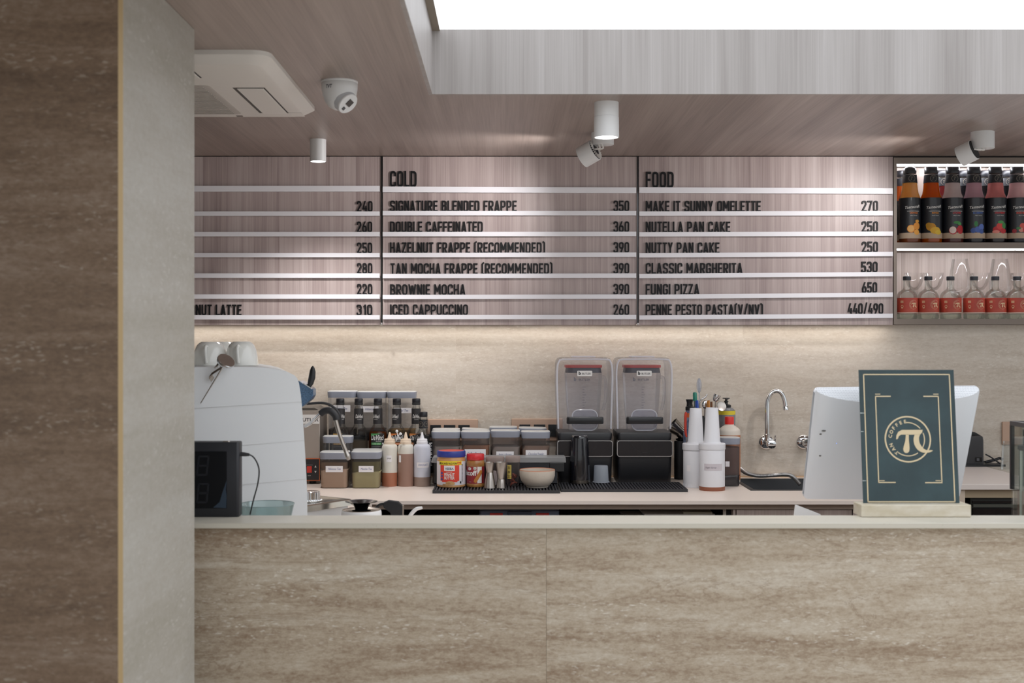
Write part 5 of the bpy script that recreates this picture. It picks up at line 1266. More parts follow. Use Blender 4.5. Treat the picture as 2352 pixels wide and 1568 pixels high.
t, f = clear_cup(1178, 4.862, 16.8, 1047, 'clear plastic cup of dried red chillies with a yellow label, beside the bowl')
random.seed(5)
for i in range(14):
    m = MB(); a = random.uniform(0, 6.28); r = random.uniform(.002, .012); z = .006+i*.0028; b_ = random.uniform(0, 6.28)
    c0 = Vector((r*cos(a), r*sin(a), z)); d = Vector((cos(b_), sin(b_)*.5, random.uniform(-.1, 1.0))).normalized()*.0095
    m.tube([c0-d, c0+Vector((0, 0, .002)), c0+d], [.0028, .0042, .0013], n=8, sub=4); m.build('chilli', pm('chilli_%d' % (i % 3), ('#6e2a1e', '#8d3a22', '#a84a22')[i % 3], .35), t)
pr = Print(R=16.8*f.k*.97); pr.lift = .0012; pr.rect(f.u(1164), f.u(1174.5), f.w(1098), f.w(1066)); lb = pr.build('label', pm('label_yellow', '#c9b45c', .6), t)
pr = Print(R=16.8*f.k*.97); pr.lift = .0017
for i, c in enumerate('百本立'): pr.text(c, f.u(1169), f.w(1076+i*9.6), h=7*f.k, w=7*f.k)
pr.build('label_print', M_pblack, lb)

# bowl
f = Fr(1234, 4.812, ZM); P_ = f.prof
t = thing('bowl', 'speckled cream stoneware bowl with a bare terracotta rim on the bar mat', 'bowl', f.loc)
m = MB(); m.lathe(P_([(24, 1118.5), (25, 1117.6), (25.5, 1115.5), (30, 1112), (37, 1103), (40.6, 1092), (41, 1081), (40.6, 1078.6)]), n=64, c1=False)
m.lathe(P_([(39.2, 1078.8), (38.6, 1086), (36, 1098), (28, 1107), (.1, 1110)]), n=64, c0=False); m.build('body', speckled('bowl_glaze', '#bdb4a8', '#7c7268', 330, .9, .45), t)
MB().lathe(P_([(40.8, 1079.4), (40.2, 1077.4), (39.2, 1079)]), n=64, c0=False, c1=False).build('rim', pm('terracotta', '#b97a5c', .6), t)

# ---------------------------------------------------------------- blenders
def blender(cx, label):
    f = Fr(cx, 5.022, CT+.0004); u, w, k = f.u, f.w, f.k; t = thing('blender', label, 'blender', f.loc, 'blenders with clear sound covers')
    U = lambda px: px*k
    MC = .112
    m = MB(); m.rprism([(0, 0, MC, U(59), MC-.004, .012), (.006, 0, MC, U(61), MC, .014), (w(1050), 0, MC, U(63), MC, .014), (w(1044), 0, MC, U(62.5), MC, .014), (w(1012), 0, MC, U(60), MC, .014), (w(1008), 0, MC, U(62), MC, .014), (w(996), 0, MC, U(63), MC, .014), (w(993.5), 0, MC, U(62), MC-.002, .014)])
    m.build('base', M_matte if False else pm('blender_black', '#131419', .4), t)
    # control panel framed in silver
    pr_ = [(x, z) for x, z in rrect(U(63.8), (w(1011)-w(1048))/2, U(6))]; zc = (w(1011)+w(1048))/2
    m = MB(); m.prism([(x, z+zc) for x, z in pr_], -.010, .03); fr = m.build('panel_frame', pm('panel_silver', '#a9a7a6', .35, .8), t, smooth=30)
    pr_ = [(x, z) for x, z in rrect(U(62.3), (w(1011)-w(1048))/2-U(1.5), U(5))]
    m = MB(); m.prism([(x, z+zc) for x, z in pr_], -.0112, -.009); pn = m.build('control_panel', pm('panel_dark', '#151318', .18), fr, smooth=30)
    pr = Print(y=-.0113); pr.arc(0, w(1007), .055, .0015, 205, 335); pr.build('panel_mark', M_matte, pn)
    # clear cover
    zb_, zt_ = w(994), w(821)
    m = MB(); lv = []
    for z, hx, hd, r in ((zb_, 61.5, .100, .02), (w(975), 62, .100, .02), (w(880), 65, .101, .024), (w(840), 64.6, .101, .028), (w(829), 63, .100, .03), (w(823.5), 59.5, .097, .03), (zt_, 53, .090, .03)):
        lv.append((z, 0, .118, U(hx), hd, r))
    m.rprism(lv, c0=False, n=8); cv = m.build('sound_cover', M_shield, t, smooth=60)
    m = MB(); m.tube([(U(-60.5), .017, w(985)), (U(-63.5), .016, w(880)), (U(-63), .016, w(845)), (U(-59), .016, w(830)), (U(-50), .016, w(825.5)), (0, .016, w(825)), (U(50), .016, w(825.5)), (U(59), .016, w(830)), (U(63), .016, w(845)), (U(63.5), .016, w(880)), (U(60.5), .017, w(985))], .0034, n=8, sub=5)
    m.build('cover_rim', glass('cover_rim', '#f6f7fb', .6, '#f0f1f7', .5, .08), cv)
    MB().box(U(-27), U(27), .06, .17, zt_-.001, w(818)).build('top_catch', glass('cover_rim', '#f6f7fb', .6, '#f0f1f7', .5, .08), cv, smooth=0, bevel=.002)
    # handle with clear recess
    m = MB(); m.prism([(x, z+w(965)) for x, z in rrect(U(30), U(24), U(15))], .0105, .0165); rc = m.build('handle_recess', glass('recess_clear', '#f0f1f6', .16, '#dfe1ec', .6, .05), cv, smooth=30)
    m = MB(); P = [(x, z+w(965)) for x, z in rrect(U(29), U(23.5), U(14.5))]; m.tube([(x, .0105, z) for x, z in P]+[(P[0][0], .0105, P[0][1])], .0024, n=8, sub=1); m.build('recess_rim', glass('cover_rim', '#f6f7fb', .6, '#f0f1f7', .5, .08), rc)
    m = MB(); m.rprism([(w(973), 0, -.004, U(41), .013, .011), (w(971.5), 0, -.004, U(42.5), .0145, .012), (w(959), 0, -.004, U(42.5), .0145, .012), (w(957), 0, -.004, U(41), .013, .011)]); m.build('handle', pm('handle_black', '#1a1b1f', .3), cv)
    # badge
    m = MB(); m.prism([(x, z+w(857.5)) for x, z in rrect(U(17.2), U(6.2), U(2.2))], .0125, .0150); bg_ = m.build('badge', pm('badge_white', '#dcdad8', .35), cv, smooth=30)
    pr = Print(y=.0121); pr.text('BUTLER', U(4), w(860.3), h=U(4.2), w=U(20), bold=.01); pr.text('b', U(-11.5), w(861), h=U(8), bold=.05); pr.build('badge_print', M_pblack, bg_)
    # jar inside
    m = MB(); m.rprism([(w(990), 0, .118, U(34), .055, .02), (w(940), 0, .118, U(38), .06, .025), (w(858), 0, .118, U(43), .07, .03)], c1=False, n=6); jr = m.build('jug', glass('jug_clear', '#fafafc', .02, '#e4e5ec', .5, .08), t, smooth=50)
    m = MB(); m.rprism([(w(857), 0, .118, U(42), .068, .03), (w(845), 0, .118, U(40), .066, .03)]); m.build('jug_lid', pm('jug_lid_dark', '#2a2530', .4), jr)
    m = MB(); m.rprism([(w(845), 0, .118, U(43), .07, .03), (w(839), 0, .118, U(43), .07, .03)]); m.build('lid_gasket', pm('gasket_red', '#a8322a', .4), jr)
    m = MB(); m.tube([(U(43), .118, w(868)), (U(52), .118, w(872)), (U(53), .118, w(915)), (U(47), .118, w(945))], .006, n=8); m.build('jug_handle', glass('jug_clear', '#fafafc', .02, '#e4e5ec', .5, .08), jr)
    pr = Print(y=.047); pr.text('BUTLER', U(1), w(875), h=U(5), w=U(26), bold=.02); pr.text('b', U(-21), w(876), h=U(9), bold=.05)
    for i in range(12): pr.rect(U(-4), U(4 if i % 3 == 0 else 1), w(890+i*6), w(889.2+i*6))
    pr.build('jug_print', pm('jug_mark', '#6d6c74', .5), jr)
    return t
blender(1343.5, 'black blender with clear sound cover behind the dark shaker, left one of the pair')
blender(1480.5, 'black blender with clear sound cover, right one of the pair beside the white pour bottles')

# shaker and small cup
f = Fr(1331.5, 4.958, ZM); P_ = f.prof
t = thing('shaker', 'glossy black shaker tumbler with a steel band, upside down in front of the left blender', 'shaker', f.loc)
MB().lathe(P_([(24, 1101), (21.5, 1040), (19.4, 1006), (18.8, 1002), (17.5, 999.6), (15, 999), (.1, 999.4)]), n=44, c0=False).build('body', pm('shaker_black', '#121319', .13, coat=.7), t)
MB().lathe(P_([(23.6, 1108.6), (24.3, 1107.8), (24.3, 1101), (23.8, 1100.6)]), n=44).build('band', pm('band_steel', '#8d867d', .2, 1), t)
f = Fr(1380.5, 4.985, ZM); P_ = f.prof
t = thing('measuring_cup', 'small frosted plastic cup upside down on the mat beside the black shaker', 'cup', f.loc)
MB().lathe(P_([(18, 1107.2), (19.6, 1106.6), (19.4, 1105.4), (17.4, 1104.6), (15.9, 1071), (15, 1068.6), (.1, 1068.4)]), n=36, c0=False).build('body', M_frost, t)
# ================================================================ right group on the back worktop
M_pour = pm('pour_white', '#dedfe4', .5, bump=.08, bscale=700)
def pour_bottle(cx, Yc, base, neck_t, neck_b, col_t, col_b, hn, hb, hw, hc, label, ring=None, rib=False):
    f = Fr(cx, Yc, CT+.0004); P_ = f.prof; t = thing('pour_bottle', label, 'pour bottle', f.loc, 'white long-necked pour bottles')
    zb = base-1.8
    MB().lathe(P_([(hw-.4, zb), (hw, zb-1), (hw, col_b+1), (hw-.5, col_b)]), n=48).build('body', M_pour, t)
    if ring: MB().lathe(P_([(hw+.2, zb), (hw+.5, zb-.8), (hw+.5, zb-10), (hw, zb-10.6)]), n=48, c0=False, c1=False).build('base_ring', pm('ring_brown', '#8d5640', .45), t)
    if rib:
        m = MB()
        for i in range(40): a = 2*pi*i/40; m.box(-.0005, .0005, -hw*f.k-.0007, -hw*f.k+.002, .002, .014); m.xf(Matrix.Rotation(a, 4, 'Z'), len(m.v)-8)
        m.build('base_ribs', M_pour, t, smooth=0)
    m = MB(); m.lathe(P_([(hc-.3, col_b), (hc, col_b-.8), (hc, col_t+1.5), (hc-1.5, col_t), (hb+2.5, col_t-.8), (hb+.3, neck_b-1), (hn+.2, neck_t+1), (hn-.4, neck_t), (hn-1.6, neck_t), (hn-2, neck_t+10)]), n=48, c1=False); m.build('neck', M_pour, t)
    return t, f
t, f = pour_bottle(1598, 4.925, 1119.2, 937, 1014, 1017.5, 1032, 13.4, 17.8, 28.5, 30.5, 'white long-necked pour bottle standing behind the one with the brown base', rib=True)
paper(t, f, 1571, 1582, 1066, 1080, 0, '', h=4, R=28.6*f.k)
t, f = pour_bottle(1635.5, 4.826, 1128, 936, 1014, 1017, 1031, 13.8, 18.2, 29, 30.5, 'white long-necked pour bottle with a brown base ring, in front', ring=True)
R = 29.2*f.k; pr = Print(R=R); pr.lift = .0004; pr.rect(f.u(1612), f.u(1656), f.w(1077.5), f.w(1062.5)); lb = pr.build('tape_label', pm('tape_grey', '#c6c0c6', .5), t)
pr = Print(R=R); pr.lift = .0008; pr.text('Sugar Syrup', f.u(1628), f.w(1073.5), h=4.6*f.k, w=25*f.k, shear=.35); pr.build('handwriting', pm('ink_grey', '#77737c', .6), lb)

# red-capped bottle, dark canister in front of it
f = Fr(1675, 5.075, CT+.0004); P_ = f.prof
t = thing('sauce_bottle', 'cream plastic bottle with a red screw cap behind the dark liquid canister', 'bottle', f.loc)
MB().lathe(P_([(24, 1107), (25, 1104), (25.2, 990), (24, 985.5), (15, 978.5), (11, 976), (10.5, 974)]), n=44).build('body', pm('bottle_cream', '#d6cdc2', .45, sss=.05), t)
m = MB(); m.lathe([(25.4*f.k, f.w(1100)), (25.4*f.k, f.w(998))], n=44, c0=False, c1=False); lb = m.build('label', pm('label_orange', '#b9784f', .5), t)
n = 40; m = MB(); rows = [[Vector(((r+(.0004 if j % 2 else 0))*cos(2*pi*j/n), (r+(.0004 if j % 2 else 0))*sin(2*pi*j/n), f.w(py))) for j in range(n)] for r, py in ((10.3*f.k, 974.5), (10.3*f.k, 958.5), (9.6*f.k, 956.8), (.0005, 956.6))]
m.loft(rows); m.build('cap', pm('cap_red', '#d42d28', .35), t)
t = canister(1673.5, 49.5, 4.972, .082, 1003, 'tall canister of dark liquid with grey lid beside the white pour bottles', syrupmat('dark_liquid', '#3a2f30', .4), .25, group=None, fill2=glass('liquid_film', '#cdbfba', .6, '#8d7670', .3))
f = Fr(1673.5, 4.972, CT+.0004); paper(t, f, 1662, 1671.5, 1057, 1069, -.0395, '', h=4)

# pump bottles
f = Fr(1668, 5.185, CT+.0004); P_ = f.prof
t = thing('pump_bottle', 'grey pump bottle with a yellow band on its label behind the red-capped bottle', 'pump bottle', f.loc)
MB().lathe(P_([(19.5, 1100.6), (20.5, 1098), (20.5, 948), (19.5, 941), (14, 936.5), (10, 935)]), n=40).build('body', pm('pump_grey', '#74767b', .4), t)
m = MB(); m.lathe([(20.8*f.k, f.w(990)), (20.8*f.k, f.w(951.5))], n=40, c0=False, c1=False); m.lathe([(20.8*f.k, f.w(951.5)), (20.8*f.k, f.w(942.5))], n=40, c0=False, c1=False, mi=1); m.build('label', [pm('pump_label', '#85878a', .5), pm('label_band_yellow', '#d9c531', .5)], t)
m = MB(); m.lathe(P_([(10.5, 936), (11, 934), (11, 930), (9, 928.5), (4, 928), (3.6, 924), (5, 923), (5, 920.5), (3, 920), (2.6, 916), (8.5, 915), (8, 913.4), (.1, 913)])); m.box(-.004, .004, -.03, 0, f.w(916.5), f.w(914)); m.build('pump', M_black, t)
f = Fr(1584, 5.12, CT+.0004); P_ = f.prof
t = thing('spray_bottle', 'blue and white bottle with a flared black cap, left of the white pour bottles', 'bottle', f.loc)
MB().lathe(P_([(14, 1104.6), (15, 1102), (15, 1000), (14, 992), (9.5, 985), (9.2, 942)]), n=36).build('body', mottled('spray_blue', '#5c6788', '#8f9ab0', 60, .4), t)
m = MB(); m.lathe([(9.4*f.k, f.w(958)), (9.4*f.k, f.w(948))], n=30, c0=False, c1=False); m.build('label_band', pm('label_band_orange', '#d9703a', .5), t)
MB().lathe(P_([(9.5, 942), (9.8, 940), (9.6, 934), (7.4, 932.5), (6.6, 925), (8.6, 917.5), (8, 916.8), (.1, 917.5)])).build('cap', M_black, t)
f = Fr(1576, 5.03, CT+.0004)
t = thing('red_handled_tool', 'tool with a long red plastic handle standing left of the white pour bottles', 'kitchen tool', f.loc)
m = MB(); m.tube([(f.u(1577), 0, f.w(1003)), (f.u(1574.5), 0, f.w(990)), (f.u(1574.5), 0, f.w(955)), (f.u(1576), 0, f.w(946))], [.0038, .0048, .0052, .0040], n=12); m.build('handle', pm('tool_red', '#c8402f', .4), t)
m = MB(); m.box(f.u(1576), f.u(1578.4), -.0015, .0015, 0, f.w(1003)); m.build('blade', M_steel, t, smooth=0)
f = Fr(1561, 5.20, CT+.0004); P_ = f.prof
t = thing('black_tin', 'tall black tin between the right blender and the pour bottles', 'tin', f.loc)
MB().lathe(P_([(12, 1099.6), (12.5, 1098), (12.5, 1014), (12, 1012.5), (.1, 1012.4)])).build('body', M_matte, t)
o = f.loc+Vector((0, 0, f.w(1012.4)+.0005))
t = thing('steel_jug', 'small steel jug lying tilted on the black tin beside the right blender', 'jug', o)
M = Matrix.Translation((0, 0, .040)) @ Matrix.Rotation(radians(-52), 4, 'Y') @ Matrix.Translation((0, 0, -.030)); k = 5.2/F
m = MB(); m.lathe([(.012, .002), (.022, .003), (.025, .012), (.0245, .034), (.031, .062), (.0338, .072), (.033, .0725), (.0302, .062), (.0235, .034), (.001, .008)], n=36, c0=True); m.xf(M); m.build('body', pm('jug_steel', '#8d8883', .16, 1), t)
m = MB(); m.lathe([(.012, .0), (.022, .004), (.023, .010), (.014, .013), (.001, .0135)], cx=.006, n=28); m.build('foot', M_gloss, t)

# utensil holder and what stands in it
f = Fr(1619, 5.06, CT+.0004); P_ = f.prof; HY = 5.06
t = thing('utensil_holder', 'tall black utensil holder behind the two pour bottles', 'utensil holder', f.loc)
MB().lathe(P_([(22, 1108), (25, 1106), (26.5, 958), (26, 956.5), (25, 958), (23.6, 1102), (.1, 1103)]), n=40).build('body', M_matte, t)
FZ = CT+.0004+f.w(1101)
def stick(name, label, cat, px0, px1, py1, r, mat, yo, parts=None, group='utensils in the black holder'):
    """something leaning in the holder: foot at column px0 on its floor, head at px1, py1"""
    o = Vector((X(px0, HY+yo), HY+yo, FZ+.001)); t = thing(name, label, cat, o, group); e = W(px1, py1, HY+yo)-o
    m = MB(); m.tube([(0, 0, 0), e], r, n=12, sub=1); m.build('handle' if parts else 'barrel', mat, t); 
    if parts: parts(t, e, e.normalized())
    return t
def penclip(col):
    def go(t, e, d):
        m = MB(); m.tube([e-d*.045, e], [.0056, .0052], n=12, sub=1); m.build('cap', col, t)
        m = MB(); m.box(-.001, .001, -.0075, -.0055, -.034, -.004); m.xf(Matrix.Translation(e) @ d.to_track_quat('Z', 'Y').to_matrix().to_4x4()); m.build('clip', col, t, smooth=0)
    return go
M_penb = pm('pen_blue', '#2b4fa8', .35)
stick('pen', 'blue pen leaning in the utensil holder', 'pen', 1610, 1601, 919, .0045, M_penb, -.018, penclip(M_penb))
M_grn = pm('pen_green', '#1f7a68', .35)
stick('marker', 'marker with a green cap standing in the utensil holder', 'marker', 1601.5, 1596, 900.5, .0062, pm('marker_grey', '#5d6a68', .4), .004, lambda t, e, d: (lambda m: (m.tube([e-d*.034, e-d*.004, e], [.0082, .0082, .006], n=14, sub=1), m.build('cap', M_grn, t)))(MB()))
M_amb = pm('pen_amber', '#b5762a', .25, coat=.4)
stick('pen', 'amber pen leaning in the utensil holder above the front pour bottle', 'pen', 1633, 1627.5, 919, .0055, M_amb, -.02, penclip(M_amb))
stick('pen', 'brown pen beside the amber pen in the utensil holder', 'pen', 1637, 1634, 922, .0045, pm('pen_brown', '#6d4426', .3), -.006, None)
def spear(t, e, d):
    m = MB(); m.ball(e-d*.028, .0105, .0105, .030, n=16); m.build('bulb', glass('spear_clear', '#eef1f6', .22, '#dfe4ee', .6), t)
stick('cocktail_pick', 'clear plastic pick with a faceted bulb, the tallest thing in the utensil holder', 'pick', 1609, 1605.5, 869, .0028, glass('spear_clear', '#eef1f6', .22, '#dfe4ee', .6), .010, spear)
def spoonhook(t, e, d):
    m = MB(); m.tube([e, e+Vector((.010, 0, .014)), e+Vector((.022, 0, .020)), e+Vector((.030, 0, .034))], [.0034, .004, .0034, .002], n=10); m.build('hook', M_chrome, t)
stick('bar_spoon', 'steel bar spoon with a bent end in the utensil holder', 'spoon', 1612, 1607, 924, .003, M_steel, -.008, spoonhook)
def bowl_(t, e, d):
    m = MB(); m.ball(e+Vector((.002, 0, .004)), .014, .006, .018, n=16); m.build('spoon_bowl', M_chrome, t)
stick('spoon', 'steel spoon with its bowl up in the middle of the utensil holder', 'spoon', 1617, 1619, 931, .003, M_steel, .008, bowl_)
def sieve(t, e, d):
    m = MB(); R = Matrix.Translation(e+Vector((.020, 0, .008))) @ Matrix.Rotation(radians(72), 4, 'X') @ Matrix.Rotation(radians(15), 4, 'Y')
    m.lathe([(.001, -.010), (.012, -.008), (.019, -.001), (.0205, .004), (.0195, .005), (.017, .004)], n=30); m.xf(R); m.build('strainer_cup', M_steel, t)
stick('tea_strainer', 'round steel tea strainer leaning over the right edge of the utensil holder', 'strainer', 1605, 1645, 938, .0026, M_steel, -.004, sieve)
def scoopy(t, e, d):
    m = MB(); R = Matrix.Translation(e) @ Matrix.Rotation(radians(20), 4, 'Y')
    m.lathe([(.008, -.012), (.012, -.006), (.0145, .008), (.015, .016), (.0138, .016), (.011, -.004), (.001, -.008)], n=26); m.xf(R); m.build('scoop_cup', M_chrome, t)
stick('coffee_scoop', 'polished steel scoop at the top right of the utensil holder', 'scoop', 1628, 1644.5, 915, .0026, M_steel, .012, scoopy)

# ---------------------------------------------------------------- tap, flange, sink, hose
o = Vector((X(1760, WY), WY-.0005, Z(1015, WY)))
t = thing('wall_tap', 'chrome swan-neck tap mounted on the stone wall above the sink', 'tap', o); k = 5.2/F
RX_ = Matrix.Rotation(pi/2, 4, 'X')
m = MB(); m.lathe([(17*k, 0), (17*k, .004), (15*k, .008), (9*k, .011), (8*k, .03)], n=36); m.xf(RX_); m.build('wall_flange', M_chrome, t)
m = MB(); m.lathe([(8.5*k, .025), (8.5*k, .085), (10*k, .088), (10*k, .11), (8.5*k, .112), (.001, .112)], n=32); m.xf(RX_); m.build('valve_body', M_chrome, t)
lv = MB(); lv.tube([(.012, -.10, .004), (.014, -.106, .02), (.015, -.108, .036)], [.0036, .003], n=10); lv.build('lever', M_chrome, t)
Yp = WY-.06; P_ = lambda px, py: W(px, py, Yp)-o
m = MB(); m.tube([P_(1762, 1012), P_(1762, 980), P_(1762, 935), P_(1764, 916), P_(1772, 902), P_(1783, 897), P_(1794, 902), P_(1801, 916), P_(1804, 932)], .0098, n=16, sub=6); sp = m.build('spout', M_chrome, t)
m = MB(); m.lathe([(.0115, 0), (.0115, .014), (.010, .016)], n=24); a = P_(1805, 941); m.xf(Matrix.Translation(a) @ Matrix.Rotation(radians(-8), 4, 'Y')); m.build('aerator', M_chrome, sp)
m = MB(); m.lathe([(.0125, 0), (.0125, .012), (.0105, .014)], n=24); m.xf(Matrix.Translation(P_(1762, 1004))); m.build('collar', M_chrome, sp)
o = Vector((X(1846, WY), WY-.0005, Z(1015, WY)))
t = thing('angle_valve', 'chrome wall valve half hidden by the white monitor', 'valve', o)
m = MB(); m.lathe([(16.5*k, 0), (16.5*k, .004), (14*k, .009), (9*k, .012), (8*k, .05), (9.5*k, .052), (9.5*k, .07), (.001, .071)], n=36); m.xf(RX_); m.build('flange', M_chrome, t)
m = MB(); m.lathe([(.008, 0), (.008, .03)], n=16); m.xf(Matrix.Translation((.004, -.045, -.036))); m.build('outlet', M_chrome, t)
sk = thing('sink', 'black undermount sink set into the back worktop', 'sink', ((SX0+SX1)/2, (SY0+SY1)/2, CT))
hx, hy = (SX1-SX0)/2-.0006, (SY1-SY0)/2-.0006
m = MB(); m.rprism([(.0015, 0, 0, hx, hy, .012), (.0025, 0, 0, hx-.004, hy-.004, .012), (.0015, 0, 0, hx-.018, hy-.018, .02), (-.03, 0, 0, hx-.021, hy-.021, .03), (-.085, 0, 0, hx-.03, hy-.03, .04), (-.095, 0, 0, hx-.05, hy-.05, .04), (-.098, 0, 0, .03, .03, .029)], n=6, c0=False); m.rprism([(.0015, 0, 0, hx, hy, .012), (-.0115, 0, 0, hx, hy, .012)], c0=False, c1=False); m.build('basin', pm('sink_black', '#26272b', .42), sk)
m = MB(); m.lathe([(.032, -.0975), (.03, -.0965), (.001, -.0968)], n=28); m.build('drain', M_steel, sk)
hz = [W(1690, 1068, 5.24), W(1700, 1076, 5.22), W(1715, 1086, 5.18), W(1740, 1092, 5.14), W(1775, 1091, 5.10), W(1800, 1089.5, 5.08), W(1816, 1092, 5.06), W(1829, 1102, 5.04), W(1838, 1113, 5.03)]
o = hz[3].copy(); t = thing('flexible_hose', 'ribbed silver hose hanging over the sink edge', 'hose', o)
P = spline([p-o for p in hz], 26); m = MB(); rr = []
for i in range(len(P)): rr.append(.0088 if i % 2 else .0076)
rings = []; up = Vector((0, 1, 0))
for i, p in enumerate(P):
    d = (P[min(i+1, len(P)-1)]-P[max(0, i-1)]).normalized(); a_ = d.cross(up).normalized(); b_ = a_.cross(d)
    rings.append([p+(a_*cos(2*pi*j/12)+b_*sin(2*pi*j/12))*rr[i] for j in range(12)])
m.loft(rings); m.build('hose', pm('hose_silver', '#b9b7b6', .3, .9), t, smooth=0)

# ---------------------------------------------------------------- white till monitor, seen from behind
TL, TR, BL, BR = W(1872, 892, 3.53), W(2251, 888, 3.585), W(1845, 1144, 3.62), W(2203, 1146, 3.675)
o = Vector(((BL.x+BR.x)/2+.03, 3.66, CT+.0004)); t = thing('till_monitor', 'white till monitor seen from behind, partly hidden by the menu card', 'monitor', o)
nrm = (TR-TL).cross(BL-TL).normalized()
if nrm.y > 0: nrm = -nrm
def mp(s, q, d=0): return (TL*(1-s)*(1-q)+TR*s*(1-q)+BL*(1-s)*q+BR*s*q)+nrm*d-o
Wm, Hm = (TR-TL).length, (BL-TL).length
def inset(s, q): return s, q
NS = 40
def qb(s): return .012+.105*(max(0, 4*s*(1-s)))**.75
M_mon = pm('monitor_white', '#e4e7ec', .35)
rd = .035
def edge(s):     # rounded corners: q limits at column s
    d = min(s, 1-s)*Wm; r = .012
    return 0 if d >= r else (r-math.sqrt(max(0, r*r-(r-d)**2)))/Hm
m = MB(); rows = []
S_ = [0, .006, .014, .024]+[.03+.94*i/NS for i in range(NS+1)]+[.976, .986, .994, 1]
for s in S_:
    e = edge(s); q0 = max(qb(s), e+.004)
    col = [mp(s, q0, .024*min(1, (q0-e)/.05))]
    for i in range(1, 13): q = q0+(1-e-q0)*i/12; col.append(mp(s, q, .024*min(1, (q0-e)/.05)*(1-.75*(i/12)**2)))
    col.append(mp(s, 1-e, -.012)); rows.append(col)
v = [p for r in rows for p in r]; n = len(rows[0]); fc = [(i*n+j, (i+1)*n+j, (i+1)*n+j+1, i*n+j+1) for i in range(len(rows)-1) for j in range(n-1)]
m.add(v, fc)
# sides and screen side
scr = []
for s in S_: e = edge(s); scr.append([mp(s, e, -.012), mp(s, 1-e, -.012)])
v = [p for r in scr for p in r]; m.add(v, [(2*i, 2*i+1, 2*i+3, 2*i+2) for i in range(len(scr)-1)])
m.build('rear_shell', M_mon, t, smooth=50)
m = MB(); rows = []
for s in S_:
    e = edge(s); q0 = max(qb(s), e+.004); rows.append([mp(s, e, -.012), mp(s, e, 0.0), mp(s, e+(q0-e)*.3, .0095*min(1, (q0-e)/.05)), mp(s, q0, .024*min(1, (q0-e)/.05))])
v = [p for r in rows for p in r]; m.add(v, [(i*4+j, (i+1)*4+j, (i+1)*4+j+1, i*4+j+1) for i in range(len(rows)-1) for j in range(3)])
m.build('vent_panel', dotted('vent_dots', '#e6e9ee', '#adb2bb', .0046), t, smooth=50)
m = MB().loft([[mp(s, q, -.0125) for s, q in ((.02, .03), (.98, .03), (.98, .97), (.02, .97))], [mp(s, q, -.0135) for s, q in ((.02, .03), (.98, .03), (.98, .97), (.02, .97))]]); m.build('screen', M_gloss, t, smooth=0)
for s, q, a in ((.062, .355, .0065), (.045, .385, .0035), (.060, .585, .0035)):
    c = mp(s, q, .0245*(1-.75*((q-.05)/.95)**2)); m = MB(); m.ball(c, a, .0012, .0022, n=10); m.build('screw_hole', pm('hole_grey', '#5d5a58', .6), t)
m = MB(); c = mp(.13, .49, .0); m.ball(mp(.15, .47, .0215), .0012, n=8); m.build('status_light', emat('led_blue', '#8fb0ff', 1.2), t)
m = MB(); m.rprism([(0, 0, .02, .10, .07, .02), (.012, 0, .02, .098, .068, .02)]); m.build('foot', M_mon, t)
m = MB(); m.rprism([(.012, 0, .03, .05, .012, .008), (mp(.5, .7).z, 0, .03, .05, .012, .008)]); m.build('stand', M_mon, t)

# ---------------------------------------------------------------- menu card on its block
f = Fr(2104, 3.305, LZ+.0004); k = f.k
t = thing('card_holder', 'pale stone block on the ledge holding the dark green menu card', 'card holder', f.loc)
x0, x1 = f.u(1978), f.u(2231); zt_ = f.w(1159); YS = .038
m = MB().box(x0, x1, 0, YS-.0025, 0, zt_).box(x0, x1, YS+.0025, .075, 0, zt_).box(x0, x1, YS-.0025, YS+.0025, 0, zt_-.012)
m.build('block', mottled('block_marble', '#c6bba3', '#dcd5c6', 9, .4, .35, .6, (1, 1, 3)), t, smooth=0, bevel=.003)
Yc0 = 3.305+YS; o = Vector((X(1983, Yc0), Yc0, LZ+.0004+zt_-.0115))
t = thing('menu_card', 'dark green menu card with gold ringed pi emblem, standing in the stone block', 'menu card', o)
k = Yc0/F; tilt = radians(7.2); ax = Vector((1, 0, 0)); up = Vector((0, sin(tilt), cos(tilt))); nn = Vector((0, -cos(tilt), sin(tilt)))
Hc = .0115/cos(tilt)+301*k*1.02; Wc = 221*k
m = MB(); q = [ax*0, ax*Wc, ax*Wc+up*Hc, up*Hc]; m.loft([[p+nn*.0011 for p in q], [p-nn*.0011 for p in q]]); m.build('card', mottled('card_green', '#273b40', '#30474c', 5, .45), t, smooth=0)
pr = Print(plane=(Vector((0, 0, 0)), ax, up, nn)); pr.lift = .0015
v0 = .0115; kk = k*1.018; U = lambda a: a*k; V = lambda a: v0+a*kk
def ln(u0, v0_, u1, v1_, w_=2.6): pr.rect(U(min(u0, u1)-w_/2), U(max(u0, u1)+w_/2), V(min(v0_, v1_)-w_/2), V(max(v0_, v1_)+w_/2))
ln(11, 2.5, 11, 291); ln(210.5, 2.5, 210.5, 291); ln(11, 291, 210.5, 291); ln(11, 2.5, 210.5, 2.5)
ln(37, 46, 37, 241, 2.4); ln(37, 241, 71, 241, 2.4); ln(37, 46, 75, 46, 2.4); ln(37, 246, 47.5, 246, 1.6); ln(39.5, 50, 50, 50, 1.6)
ln(182.5, 46, 182.5, 241, 2.4); ln(149, 241, 182.5, 241, 2.4); ln(145, 45.5, 182.5, 45.5, 2.4); ln(172, 246, 182.5, 246, 1.6); ln(169, 50, 179.5, 50, 1.6)
pi_logo(pr, U(108), V(143.5), 53*k, 0, ring=3.4)
pr.build('print', M_gold, t)
m = MB()
